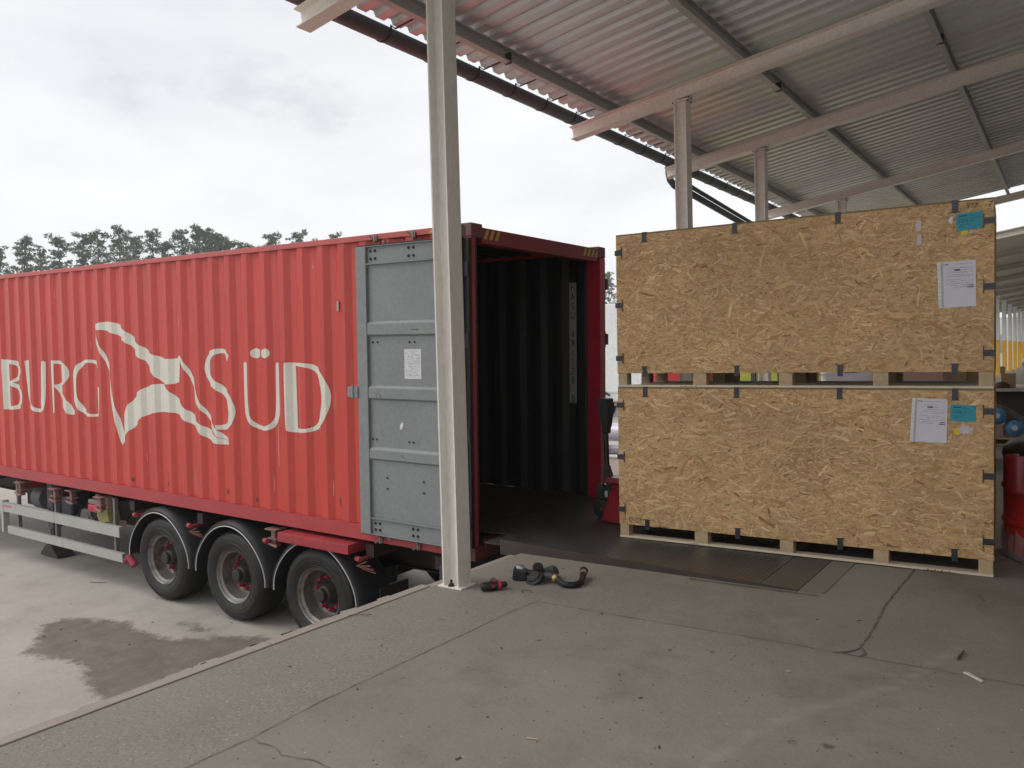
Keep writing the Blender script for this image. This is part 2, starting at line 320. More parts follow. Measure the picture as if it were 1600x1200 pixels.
STAIN=[(-5.03,-1.30),(-4.94,-1.0),(-4.3,-.70),(-3.98,-.80),(-3.36,-.72),(-2.9,-.30),(-2.5,-.10),(-1.9,-.12),(-1.7,-.8),(-1.9,-1.6),(-2.5,-1.95),(-3.1,-1.78),(-3.5,-1.62),(-3.8,-1.64),(-4.3,-1.8),(-4.6,-1.5)]
STAIN2=[(-3.80,-.40),(-3.65,-.30),(-3.35,-.30),(-3.2,-.42),(-3.4,-.50),(-3.65,-.50)]
def stain(x,y):
    v=0
    for p,s_ in ((STAIN,1.),(STAIN2,.8)):
        d=seg_in(p,x,y); v=max(v,s_*max(0,min(1,.5+d/.28)))
    if -9.5<x<-5 and -.3<y<.6: v=max(v,.0)
    return v
yard_m=ground_mat('yard_concrete',(.385,.36,.315),(.445,.42,.375),(.30,.28,.24),{'stain':((.120,.098,.076),.92)})
xs=[-260,-160,-100,-60,-40,-28,-22,-18,-14,-11]+frange(-9.5,-1.0,.07)+frange(-.5,3,.7)+[9,40,260]
ys=[-200,-100,-50,-25,-14,-9,-6]+frange(-4,1.2,.07)+frange(1.8,8,.8)+[12,20,35,60,100,160,260]
o=grid_mesh('yard',xs,ys,yard_z,yard_m,{'stain':stain}); tag(o,kind='structure')
# dock platform: one slab with real joints cut as dark grooves
plat_m=ground_mat('platform_concrete',(.232,.209,.176),(.280,.255,.218),(.165,.147,.122),{'scuff':((.38,.36,.315),.55),'rough_edge':('speckle',.92)})
SK=[(3.10,-2.70),(3.12,-2.44),(3.16,-2.24),(3.27,-1.98),(3.41,-1.73),(3.54,-1.5),(3.66,-1.1),(3.74,-.80)]
def scuff(x,y):
    d=min(math.hypot(x-(a[0]+(b[0]-a[0])*t),y-(a[1]+(b[1]-a[1])*t)) for a,b in zip(SK,SK[1:]) for t in (0,.25,.5,.75,1))
    v=max(0,.80-d*13)
    for cx,cy,rr in ((1.35,-1.15,.16),(1.52,-.82,.2),(1.2,-.55,.15)): v=max(v,.62-math.hypot(x-cx,(y-cy)*1.5)/rr*.5)
    return v
def redge(x,y):   # the older, rougher strip between the kerb iron and the joint
    v=.62 if x<1.42 and y<-1.1 else 0
    if y>-1.18 and x<2.7: v=max(v,.5)
    return v
fx=frange(.60,4.6,.05); fy=frange(-5.6,1.2,.05)
xs=fx+[5.5,7,8.6]; ys=[-14,-10,-7.5]+fy+[2,4,7,12,20,40,72]
o=grid_mesh('dock_platform',xs,ys,lambda x,y:0.0,plat_m,{'scuff':scuff,'rough_edge':redge}); tag(o,kind='structure')
me=o.data; bm=bmesh.new(); bm.from_mesh(me)
be=[e for e in bm.edges if e.is_boundary]; g=bmesh.ops.extrude_edge_only(bm,edges=be)
for v in g['geom']:
    if isinstance(v,bmesh.types.BMVert): v.co.z=-1.6
bm.to_mesh(me); bm.free()
# joints and cracks as thin dark inlays, 3 mm proud
mb=MB(); rr=random.Random(3)
def dense(pts,st=.04):
    out=[]
    for a,b in zip(pts,pts[1:]):
        n=max(1,int(math.dist(a,b)/st))
        out+=[(a[0]+(b[0]-a[0])*i/n,a[1]+(b[1]-a[1])*i/n) for i in range(n)]
    return out+[pts[-1]]
mb.strip(dense([(1.424,-1.199),(1.992,-1.197),(2.964,-1.167),(3.302,-1.172),(4.042,-1.175),(8.6,-1.19)]),.0045,.003,.003,rr)
mb.strip(dense([(1.424,-1.199),(1.40,-1.443),(1.401,-2.986),(1.431,-3.393),(1.42,-3.68),(1.41,-9)]),.0045,.0035,.003,rr)
mb.strip(dense([(3.32,2.4),(3.305,.647),(3.294,.11),(3.29,-.2),(3.315,-.601),(3.319,-1.035),(3.264,-1.184)],.03),.008,.004,.006,rr)
mb.strip(dense([(3.319,-1.035),(3.36,-1.12),(3.34,-1.17)],.03),.012,.0045,.006,rr)
mb.strip(dense([(3.30,-1.10),(3.22,-1.19)],.03),.011,.005,.004,rr)
mb.strip(dense([(1.431,-3.393),(1.591,-3.391),(1.657,-3.413),(1.837,-3.375),(2.1,-3.42),(2.4,-3.38)],.03),.004,.0045,.006,rr)
mb.strip(dense([(2.05,-.24),(2.9,-.22)],.05),.03,.003,.002,rr)
crack_m=mat('joint_dark',(.13,.115,.095),.95,var=.3,scale=9)
o2=mb.build('joint',crack_m); o2.parent=o; 
# iron kerb along the dock edge with crumbled cement beside it
kerb_m=mat('kerb_iron',(.315,.275,.235),.8,var=.15,scale=3,stretch=(3,.6,1),dirt=[((.20,.15,.11),.25,8,(1,.5,1))],bump=.2,bscale=40)
mb=MB(); y=-14.
while y<-1.27:
    y2=min(y+1.9,-1.27); mb.box((.513,y+.004,-1.6),(.592,y2-.004,.006)); y=y2
y=-1.27
mb.box((.535,-1.266,-1.6),(.592,-.25,-.004))
while y<70: y2=y+9; mb.box((.513,max(y+.004,2.5),-1.6),(.592,y2,.006)) if y2>2.5 else None; y=y2
o=mb.build('kerb',kerb_m,bevel=.004); tag(o,kind='structure')
mb=MB()
for i in range(16):
    yy=rr.uniform(-3.6,-1.4); s_=rr.uniform(.012,.035)
    mb.box((-s_/2,-s_*1.6,-.012),(s_/2,s_*1.6,.004),Matrix.Translation((.513-s_*.35,yy,-.002))@Matrix.Rotation(rr.uniform(-.2,.2),4,'Z'))
o=mb.build('mortar_crumbs',kerb_m); tag(o,'crumbled mortar bits along the outer side of the dock kerb','rubble',kind='stuff')

# ------------------------------------------------------------ canopy over the dock
SL=.145; RZ=lambda x,z0:z0+SL*(x+.62)        # roof plane height
TH=math.atan(SL)
can=empty('canopy','corrugated steel canopy over the dock with pale pinkish sloping beams and grey gutter','canopy',(0,0,0))
def roof_sheet(y0,y1,x0,x1,z0,m,parent,pitch=.209,name='roof_sheet',off=0):
    prof=[]; y=y0; i=0
    base=[(0,.0),(.100,.0),(.120,.040),(.188,.040)]   # wide pan on top, narrow rib below
    while y<y1:
        for dy,dz in base: prof.append((y+dy,dz))
        y+=pitch
    xs_=[x0]+[x0+(x1-x0)*k/6 for k in range(1,7)]
    mb=MB(); n=len(prof); vs=[]
    for t in (0,.0012):
        for x in xs_: vs+=[(x,yy,RZ(x,z0)+dz+t) for yy,dz in prof]
    k=len(xs_)
    fs=[(j*n+i,j*n+i+1,(j+1)*n+i+1,(j+1)*n+i) for j in range(k-1) for i in range(n-1)]
    fs+=[(k*n+j*n+i,k*n+(j+1)*n+i,k*n+(j+1)*n+i+1,k*n+j*n+i+1) for j in range(k-1) for i in range(n-1)]
    for j in (0,k-1): fs+=[(j*n+i,k*n+j*n+i,k*n+j*n+i+1,j*n+i+1) for i in range(n-1)]
    mb.add(vs,fs); me=bpy.data.meshes.new(name); me.from_pydata(mb.v,[],mb.f); me.materials.append(m)
    o=bpy.data.objects.new(name,me); COL.objects.link(o); o.parent=parent; return o
roof_sheet(-4.0,15.1,-.55,8.55,4.43,galv,can)  # near end, out of view, cut short to let light under the canopy
def ibeam(mb,y,x0,x1,z0,h=.145,wf=.075,tf=.009,tw=.007):
    M=Matrix.Translation((x0,y,z0))@Matrix.Rotation(-TH,4,'Y'); ln=(x1-x0)/math.cos(TH)
    a=wf/2
    prof=[(-a,0),(a,0),(a,tf),(tw/2,tf+.004),(tw/2,h-tf-.004),(a,h-tf),(a,h),(-a,h),(-a,h-tf),(-tw/2,h-tf-.004),(-tw/2,tf+.004),(-a,tf)]
    mb.prism(prof,0,0,ln,M)
BY=[-1.17,2.92,5.59,10.22,14.95]
for y in BY:
    mb=MB(); ibeam(mb,y,-.62,8.5,4.12,h=.15,wf=.14 if y>-9 else .1)
    b=mb.build('beam',beam_m,can)
for x in (-.17,1.40,3.03,4.7,6.35,8.0):
    # lipped C purlins resting on the beams, running along the dock
    z=RZ(x,4.12)+.152
    pr=[(x,z),(x+.06,z+.0087),(x+.06,z+.022),(x+.057,z+.022),(x+.057,z+.012),(x+.004,z+.004),(x+.004,z+.129),(x+.057,z+.137),(x+.057,z+.127),(x+.06,z+.127),(x+.06,z+.1405),(x,z+.132)]
    mb=MB(); mb.prism(pr,1,-3.95,15.05); mb.build('purlin',purl,can)
for x,ys_ in ((1.40,(4.1,)),(3.03,(3.0,4.4)),(-.17,(0.9,))):
    z=RZ(x,4.12)+.150
    for yy in ys_:
        mb=MB(); mb.box((x-.004,yy-.011,z-.004),(x+.066,yy+.004,z+.10)); mb.build('purlin_splice',steel,can)
def hpost(y,ztop,name='post',base=True,x0=.672,m=post_m):
    # H section: flanges square to x, web along x
    mb=MB(); x1=x0+.138; yw=.07; tf=.012
    z0=.0 if not base else .012
    pr=[(x0,y-yw),(x0+tf,y-yw),(x0+tf,y-.006),(x1-tf,y-.006),(x1-tf,y-yw),(x1,y-yw),(x1,y+yw),(x1-tf,y+yw),(x1-tf,y+.006),(x0+tf,y+.006),(x0+tf,y+yw),(x0,y+yw)]
    mb.prism(pr,2,z0,ztop); o=mb.build(name,m,can)
    if base:
        mb=MB(); mb.box((x0-.035,y-.085,0),(x1+.035,y+.085,.012)); p=mb.build('base_plate',m,o,bevel=.002)
        for sx,sy in ((x0+.07,y-.062),(x0+.07,y+.062)):
            mb=MB(); mb.cyl((sx,sy,.012),(sx,sy,.055),.008,n=8); mb.cyl((sx,sy,.012),(sx,sy,.030),.017,n=6); mb.cyl((sx,sy,.0118),(sx,sy,.016),.024,n=12); mb.build('anchor_bolt',hub_m,o)
    mb=MB(); mb.box((x0-.03,y-.072,ztop),(x1+.03,y+.072,ztop+.012)); mb.build('cap_plate',m,o)
    for sx in (x0-.018,x1+.018):
        for sy in (-.045,.045):
            mb=MB(); mb.cyl((sx,y+sy,ztop-.014),(sx,y+sy,ztop+.03),.009,n=6); mb.build('bolt',steel,o)
    return o
for y in (-1.166,2.92,5.59,10.22,14.95): hpost(y,RZ(.745,4.12)-.024,m=beam_m if y>0 else post_m)
# gutter on long strap brackets
gx,gz,gr=-.685,4.434,.095
mb=MB(); n=12; vs=[]
for yy in (-4.1,15.2):
    for r_ in (gr,gr-.003): vs+=[(gx+r_*math.cos(PI+PI*i/n),yy,gz+r_*math.sin(PI+PI*i/n)) for i in range(n+1)]
k=n+1
fs=[(i,i+1,2*k+i+1,2*k+i) for i in range(n)]+[(k+i,3*k+i,3*k+i+1,k+i+1) for i in range(n)]+[(0,2*k,3*k,k),(n,k+n,3*k+n,2*k+n)]+[(i,k+i,k+i+1,i+1) for i in range(n)]+[(2*k+i,2*k+i+1,3*k+i+1,3*k+i) for i in range(n)]
mb.add(vs,fs); mb.cyl((gx-gr-.004,-4.1,gz),(gx-gr-.004,15.2,gz),.009,n=8)
gutter=mb.build('gutter',gut,can,smooth=True)
y=-.22-.63*6
while y<15:
    mb=MB(); pts=[(gx+(gr+.004)*math.cos(PI+PI*i/10),y,gz+(gr+.004)*math.sin(PI+PI*i/10)) for i in range(11)]
    pts+=[(gx+gr+.006,y,gz+.02),(gx+gr+.05,y,RZ(gx+gr+.05,4.40)-.0),(gx+gr+.27,y,RZ(gx+gr+.27,4.40)-.003)]
    for a,b in zip(pts,pts[1:]):
        a=Vector(a);b=Vector(b); d=(b-a).normalized(); nn=Vector((d.z,0,-d.x))*.003
        mb.add([a-nn+Vector((0,-.011,0)),a+nn+Vector((0,-.011,0)),a+nn+Vector((0,.011,0)),a-nn+Vector((0,.011,0)),b-nn+Vector((0,-.011,0)),b+nn+Vector((0,-.011,0)),b+nn+Vector((0,.011,0)),b-nn+Vector((0,.011,0))],[(0,1,2,3),(4,5,6,7),(0,1,5,4),(1,2,6,5),(2,3,7,6),(3,0,4,7)])
    mb.build('gutter_bracket',dkgrey,gutter); y+=.63
DP1=(-.50,6.10,3.975); DP2=(-.512,8.8,3.786)
# downpipe leaving the gutter and running off along the dock below it
mb=MB(); arc=[(gx,5.78,gz-.08),(gx,5.78,gz-.2),(gx+.01,5.80,gz-.29),(gx+.05,5.86,gz-.37),(gx+.11,5.95,gz-.42)]
arc+=[DP1,DP2,(-.3,10.5,3.66),(.2,10.9,3.5),(.6,10.45,3.3),(.6,10.45,.1)]
mb.tube(arc,.05,n=14); dp=mb.build('downpipe',gut,can,smooth=True)
mb=MB(); mb.tube([(DP1[0]+.02,DP1[1]-.1,DP1[2]+.10),(DP2[0]+.02,DP2[1],DP2[2]+.09),(-.3,10.4,3.76)],.032,n=10); mb.build('conduit',gut,dp,smooth=True)

# the canopy goes on past an open gap, its posts painted yellow below
can2=empty('canopy','distant beige sheeted canopy beyond the gap, its white posts painted yellow below','canopy',(0,0,0))
roof_sheet(20.9,72,-.55,8.5,4.30,beige,can2,pitch=.8)
for y in [21.0,26,31,36,41,45,50,55,60,65,70]:
    mb=MB(); ibeam(mb,y,-.6,8.4,4.12,h=.17,wf=.16); mb.build('beam',beige,can2)
    mb=MB(); mb.box((.64,y-.10,1.95),(.85,y+.10,RZ(.745,4.12)-.02)); p=mb.build('post',white,can2)
    mb=MB(); mb.box((.638,y-.102,0),(.852,y+.102,1.95)); mb.build('painted_base',yellow,p)
# unseen wall added to dim the dock and bounce light; canopy fixed to it
wb=empty('unseen_wall','unseen pale wall with roller doors, added behind the dock to shape its light','building',(8.6,0,0))
mb=MB(); mb.box((0,-14,-1.6),(.3,72,6.2)); w=mb.build('wall',wallc,wb)
for y in (-8,0,8,16,30,44):
    mb=MB(); mb.box((-.06,y-1.7,0.004),(-.004,y+1.7,3.4)); d=mb.build('roller_door',greyv,wb)
    mb=MB()
    for k in range(16): mb.box((-.075,y-1.68,.08+.2*k),(-.062,y+1.68,.2+.2*k))
    mb.build('door_slats',greyv,d)
ew=empty('end_wall','pale grey end building closing the far end of the dock','building',(4,74,0))
mb=MB(); mb.box((-7,0,-1.6),(4.6,5,4.05)); mb.build('wall',wallc,ew)
for x in (-5.5,-3,-.6,2):
    mb=MB(); mb.box((x-.8,-.05,1.1),(x+.8,-.004,2.6)); mb.build('window',greyv,ew)

# ------------------------------------------------------------ the shipping container (local: -l, w, h)
con=empty('shipping_container','red corrugated freight container on the trailer, rear doors open, cream lettering on its long side','container',M=FM)
CL,CWd,CH=12.19,2.438,2.896
def cbox(mb,l0,l1,w0,w1,h0,h1): return mb.box((-l0,w0,h0),(-l1,w1,h1))
PIT,CO=.28597,1.55764
OUT,INN=.012,.048
def wprof(l):
    u=((l-CO+PIT/2)%PIT)-PIT/2; a=abs(u)
    if a<=.0375: return OUT
    if a>=.1055: return INN
    return OUT+(INN-OUT)*(a-.0375)/.068
def breaks(l0,l1):
    b=[l0]; k=math.floor((l0-CO)/PIT)-1
    while CO+k*PIT-PIT/2<l1+PIT:
        for d in (-.1055,-.0375,.0375,.1055):
            q=CO+k*PIT+d
            if l0+1e-4<q<l1-1e-4: b.append(q)
        k+=1
    return b+[l1]
def corr_wall(name,m,side,parent,h0=.162,h1=2.832):
    bs=breaks(.17,CL-.17); mb=MB(); vs=[]; hs=[h0,h1]
    wf=(lambda l:wprof(l)) if side==0 else (lambda l:CWd-wprof(l))
    for t in (0,.004 if side==0 else -.004):
        for h in hs: vs+=[(-l,wf(l)+t,h) for l in bs]
    n=len(bs); fs=[(i,i+1,n+i+1,n+i) for i in range(n-1)]+[(2*n+i,3*n+i,3*n+i+1,2*n+i+1) for i in range(n-1)]
    fs+=[(i,2*n+i,2*n+i+1,i+1) for i in range(n-1)]+[(n+i,n+i+1,3*n+i+1,3*n+i) for i in range(n-1)]
    mb.add(vs,fs); mb.mi=[0]*len(mb.f)
    inner_idx=range(n-1,2*(n-1)); 
    for i in inner_idx: mb.mi[i]=1
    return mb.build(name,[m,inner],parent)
wall_side=corr_wall('side_wall',red,0,con)
wall_far=corr_wall('side_wall',red,1,con)
# rails
mb=MB(); cbox(mb,.165,CL-.165,0,.06,2.832,2.885); trl=mb.build('top_rail',toprail,con,bevel=.004)
mb=MB(); cbox(mb,.165,CL-.165,CWd-.06,CWd,2.832,2.885); mb.build('top_rail',red,con,bevel=.004)
for w0,s_ in ((0,1),(CWd,-1)):
    mb=MB(); pr=[(w0,.022),(w0+s_*.05,.022),(w0+s_*.05,.028),(w0+s_*.006,.028),(w0+s_*.006,.152),(w0+s_*.05,.152),(w0+s_*.05,.160),(w0,.160)]
    mb.prism(pr,0,-.165,-(CL-.165)); mb.build('bottom_rail',railred,con)
# front wall, roof, floor
mb=MB(); cbox(mb,CL-.10,CL-.03,.08,CWd-.08,.16,2.84); mb.build('front_wall',red,con)
mb=MB(); bs=[]; l=.17
while l<CL-.2:
    for d,hh in ((0,2.868),(.05,2.888),(.11,2.888),(.16,2.868)): bs.append((l+d,hh))
    l+=.209
vs=[]
for wv in (.062,CWd-.062):
    for t in (0,-.006): vs+=[(-a,wv,h+t) for a,h in bs]
n=len(bs); fs=[(i,i+1,2*n+i+1,2*n+i) for i in range(n-1)]+[(n+i,3*n+i,3*n+i+1,n+i+1) for i in range(n-1)]+[(i,n+i,n+i+1,i+1) for i in range(n-1)]
mb.add(vs,fs); mb.mi=[0]*len(mb.f)
for i in range(n-1,2*n-2): mb.mi[i]=1
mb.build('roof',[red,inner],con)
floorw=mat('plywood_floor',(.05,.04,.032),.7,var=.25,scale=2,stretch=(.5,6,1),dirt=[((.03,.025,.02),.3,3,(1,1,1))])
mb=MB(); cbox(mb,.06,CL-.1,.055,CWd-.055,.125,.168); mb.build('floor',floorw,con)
# end frame
for w0,w1 in ((0,.095),(CWd-.095,CWd)):
    s_=1 if w0==0 else -1; a=w0 if w0==0 else w1
    mb=MB()
    if w0==0:
        cbox(mb,.004,.15,0,.058,.119,2.777); p=mb.build('corner_post',mat('post_red',(.36,.03,.045),.4,var=.2,scale=6,dirt=[(RUST,.25,12,(1,1,.4))]),con,bevel=.008)
        mb=MB(); cbox(mb,.02,.15,.059,.10,.119,2.777); mb.build('jamb_strip',rubber,p); mb=MB(); cbox(mb,-.002,.055,-.050,-.004,.13,2.765); mb.build('hinge_strip',rubber,p)  # plain black strips along the jamb and the hinge edge
    else:
        cbox(mb,.006,.17,w0-.02,w1,.119,2.777); mb.build('corner_post',mat('post_crimson',(.46,.022,.05),.45,var=.2,scale=5,dirt=[((.10,.02,.02),.3,8,(1,1,.5))]),con,bevel=.006)
sillm=mat('sill_rusty',(.11,.03,.028),.65,var=.3,scale=8,dirt=[(RUST,.4,14,(1,1,1))])
castm=mat('casting_brown',(.17,.075,.07),.6,var=.2,scale=8,dirt=[((.10,.07,.06),.4,14,(1,1,1))])
def casting(l0,l1,w0,w1,h0,h1):
    mb=MB(); cbox(mb,l0,l1,w0,w1,h0,h1); o=mb.build('corner_casting',sillm if h0<1 else castm,con,bevel=.01)
    wf=w0-.0015 if w0<1 else w1+.0015; lm=(l0+l1)/2; hm=(h0+h1)/2
    mb=MB(); ring=[(-lm+.026*math.cos(t)*1.0,hm+ (.022 if math.sin(t)>0 else -.022)+.026*math.sin(t)) for t in [2*PI*i/20 for i in range(20)]]
    mb.prism(ring,1,wf,wf+(.004 if w0<1 else -.004)); mb.build('lock_hole',rubber,o)
    if l0<1:
        mb=MB(); wm=(w0+w1)/2; ring=[(wm+(.018 if math.cos(t)>0 else -.018)+.022*math.cos(t),hm+.024*math.sin(t)) for t in [2*PI*i/20 for i in range(20)]]
        mb.prism(ring,0,-l0+.0015,-l0-.004); mb.build('lock_hole',reddk,o)
    return o
for l0,l1 in ((0,.178),(CL-.178,CL)):
    for w0,w1 in ((0,.162),(CWd-.162,CWd)):
        casting(l0,l1,w0,w1,0,.118); casting(l0,l1,w0,w1,CH-.118,CH)
for l0 in (CL-.12,):
    for w0 in (0,CWd-.12):
        mb=MB(); cbox(mb,l0,l0+.118,w0,w0+.12,.119,2.777); mb.build('corner_post',reddk,con,bevel=.004)
mb=MB(); cbox(mb,.012,.13,.163,CWd-.163,2.735,2.870); hd=mb.build('door_header',reddk,con,bevel=.004)
mb=MB(); cbox(mb,0.004,.16,.163,CWd-.163,.012,.160); mb.build('door_sill',sillm,con,bevel=.004)
def stripes(w_start,wdir,n,parent,face='end'):
    for i in range(n):
        a=w_start+wdir*i*.085
        mb=MB(); pr=[(a,2.775),(a+.042,2.775),(a+.085,2.858),(a+.043,2.858)]
        mb.prism(pr,0,-.0105,-.0135) ; mb.build('hazard_stripe',blkyel,parent)
stripes(.19,1,3,hd); stripes(1.96,1,4,hd)
for l in (.26,.345,.43):
    mb=MB(); mb.prism([(-l,2.836),(-l-.04,2.836),(-l+.005,2.880),(-l+.045,2.880)],1,-.0018,.001); mb.build('hazard_stripe',blkyel,trl)
# lettering conforming to the corrugation
def soften(r):
    for _ in range(2):
        out=[]; n=len(r)
        for i in range(n):
            p,q,s_=Vector(r[i-1]),Vector(r[i]),Vector(r[(i+1)%n]); a,b_=q-p,s_-q
            if a.length<1e-6 or b_.length<1e-6 or a.angle(b_)>R(58): out.append(tuple(q)); continue
            out.append(tuple(q-a*.25)); out.append(tuple(q+b_*.25))
        r=out
    return r
def paint(name,rings,parent,m,off=.0022):
    if name!='scrape': rings=[soften(r) for r in rings]
    vs2=[[Vector((a,b,0)) for a,b in r] for r in rings]; tri=tessellate_polygon(vs2); flat=[v for r in vs2 for v in r]
    bm=bmesh.new(); bv=[bm.verts.new(v) for v in flat]
    for t in tri:
        try: bm.faces.new([bv[i] for i in t])
        except ValueError: pass
    lo=min(v.x for v in flat); hi=max(v.x for v in flat)
    for q in breaks(lo,hi)[1:-1]:
        bmesh.ops.bisect_plane(bm,geom=bm.verts[:]+bm.edges[:]+bm.faces[:],plane_co=(q,0,0),plane_no=(1,0,0))
    for v in bm.verts:
        l,h=v.co.x,v.co.y; v.co=Vector((-l,wprof(l)-off,h))
    bmesh.ops.recalc_face_normals(bm,faces=bm.faces)
    me=bpy.data.meshes.new(name); bm.to_mesh(me); bm.free(); me.materials.append(m)
    o=bpy.data.objects.new(name,me); COL.objects.link(o); o.parent=parent; return o
LETTERS={'B':[[(8.395,1.696),(8.04,1.688),(7.903,1.645),(7.839,1.577),(7.847,1.49),(7.936,1.42),(8.082,1.366),(7.925,1.326),(7.823,1.256),(7.829,1.115),(7.887,1.035),(8.038,0.988),(8.381,0.981)],[(8.214,1.636),(8.059,1.628),(7.973,1.576),(7.981,1.488),(8.065,1.417),(8.199,1.373)],[(8.196,1.332),(8.055,1.307),(7.965,1.237),(7.962,1.127),(8.033,1.045),(8.217,1.029)]],'U':[[(7.767,1.677),(7.723,1.687),(7.636,1.685),(7.613,1.663),(7.627,1.129),(7.512,1.031),(7.373,1.024),(7.308,1.078),(7.272,1.666),(7.234,1.687),(7.194,1.666),(7.213,1.076),(7.292,0.982),(7.536,0.971),(7.729,1.113)]],'R':[[(7.01,1.688),(6.769,1.687),(6.638,1.626),(6.602,1.524),(6.631,1.436),(6.72,1.366),(6.819,1.337),(6.662,1.17),(6.496,1.009),(6.515,0.985),(6.654,0.979),(6.728,1.05),(6.841,1.209),(6.956,1.346),(6.966,1.001),(6.997,0.985)],[(6.95,1.647),(6.83,1.642),(6.753,1.602),(6.737,1.522),(6.771,1.442),(6.85,1.381),(6.955,1.364)]],'G':[[(6.454,1.57),(6.337,1.672),(6.147,1.711),(5.938,1.695),(5.874,1.648),(5.877,1.594),(5.927,1.619),(5.992,1.661),(6.15,1.665),(6.287,1.624),(6.374,1.542),(6.406,1.339),(6.384,1.194),(6.283,1.082),(6.117,1.011),(5.96,1.012),(5.925,1.053),(5.915,1.345),(5.883,1.366),(5.853,1.353),(5.871,1.013),(5.909,0.989),(6.147,0.97),(6.358,1.027),(6.468,1.162),(6.48,1.366)]],'upper':[[(5.95,2.112),(5.869,2.161),(5.674,2.182),(5.5,2.167),(5.332,2.12),(5.305,2.085),(5.17,2.018),(5.042,1.95),(5.003,1.904),(4.809,1.824),(4.751,1.792),(4.654,1.763),(4.435,1.72),(4.261,1.726),(4.174,1.762),(4.148,1.767),(4.163,1.497),(4.233,1.45),(4.408,1.423),(4.538,1.443),(4.668,1.514),(4.763,1.592),(4.797,1.631),(4.885,1.702),(5.031,1.754),(5.064,1.824),(5.202,1.897),(5.319,1.947),(5.341,1.979),(5.534,2.036),(5.782,2.081),(5.896,2.072)]],'pole':[[(5.935,2.1),(5.896,2.072),(5.859,1.928),(5.704,1.733),(5.601,1.553),(5.584,1.359),(5.52,1.112),(5.442,0.949),(5.399,0.854),(5.374,0.787),(5.299,1.12),(5.148,1.229),(5.0,1.342),(4.764,1.42),(4.473,1.434),(4.432,1.375),(4.306,1.301),(4.181,1.241),(4.121,1.166),(3.917,1.086),(3.86,1.0),(3.602,0.926),(3.546,0.863),(3.41,0.846),(3.326,0.832),(3.308,0.809),(3.328,0.798),(3.471,0.788),(3.608,0.802),(3.845,0.888),(3.883,0.954),(4.129,1.025),(4.19,1.074),(4.36,1.11),(4.648,1.098),(4.925,1.041),(5.037,0.969),(5.111,0.911),(5.285,0.819),(5.343,0.739),(5.427,0.656),(5.46,0.671),(5.491,0.808),(5.552,1.013),(5.601,1.248),(5.62,1.484),(5.748,1.691),(5.892,1.9)]],'right':[[(4.149,1.762),(4.113,1.712),(3.968,1.544),(3.884,1.415),(3.85,1.283),(3.761,1.185),(3.627,1.074),(3.564,0.971),(3.458,0.91),(3.34,0.86),(3.318,0.837),(3.398,0.849),(3.534,0.868),(3.575,0.916),(3.626,1.0),(3.702,1.076),(3.839,1.177),(3.908,1.271),(3.942,1.396),(4.035,1.538),(4.149,1.676)]],'S':[[(3.302,1.702),(3.276,1.767),(3.346,1.823),(3.46,1.845),(3.598,1.823),(3.701,1.754),(3.75,1.654),(3.739,1.555),(3.656,1.457),(3.521,1.387),(3.388,1.312),(3.316,1.21),(3.302,1.113),(3.344,1.038),(3.461,1.001),(3.551,1.001),(3.53,0.953),(3.405,0.952),(3.289,0.988),(3.22,1.081),(3.2,1.19),(3.255,1.309),(3.328,1.38),(3.459,1.449),(3.574,1.513),(3.629,1.594),(3.612,1.692),(3.55,1.766),(3.435,1.796),(3.355,1.774)]],'U2':[[(3.041,1.68),(3.022,1.697),(2.989,1.697),(2.975,1.681),(2.982,1.33),(2.965,1.14),(2.914,1.06),(2.807,1.025),(2.683,1.031),(2.6,1.098),(2.57,1.227),(2.567,1.677),(2.549,1.698),(2.525,1.696),(2.512,1.678),(2.509,1.206),(2.542,1.078),(2.632,0.996),(2.774,0.977),(2.934,1.011),(3.021,1.114),(3.041,1.328)]],'dot1':[[(2.79,1.789),(2.795,1.772),(2.806,1.756),(2.824,1.744),(2.846,1.737),(2.87,1.736),(2.893,1.74),(2.912,1.749),(2.926,1.763),(2.933,1.78),(2.932,1.798),(2.924,1.815),(2.909,1.829),(2.888,1.839),(2.865,1.843),(2.842,1.841),(2.821,1.834),(2.804,1.822),(2.793,1.807)]],'dot2':[[(2.628,1.79),(2.632,1.773),(2.642,1.758),(2.657,1.747),(2.675,1.74),(2.695,1.739),(2.713,1.743),(2.73,1.752),(2.741,1.765),(2.747,1.781),(2.746,1.798),(2.739,1.814),(2.727,1.827),(2.71,1.836),(2.69,1.84),(2.671,1.839),(2.653,1.832),(2.639,1.821),(2.631,1.806)]],'D':[[(2.406,1.678),(2.392,1.695),(2.348,1.697),(2.069,1.693),(1.957,1.667),(1.88,1.617),(1.784,1.498),(1.748,1.368),(1.783,1.214),(1.882,1.066),(2.028,1.007),(2.224,0.987),(2.374,0.99),(2.403,1.027)],[(2.259,1.664),(2.086,1.652),(1.959,1.605),(1.878,1.496),(1.857,1.365),(1.877,1.21),(1.945,1.096),(2.075,1.033),(2.249,1.031)]]}

for k,r in LETTERS.items():
    paint('emblem_ribbon' if k in ('upper','pole','right') else 'letter',r,wall_side,cream,.0022 if k!='right' else .003)
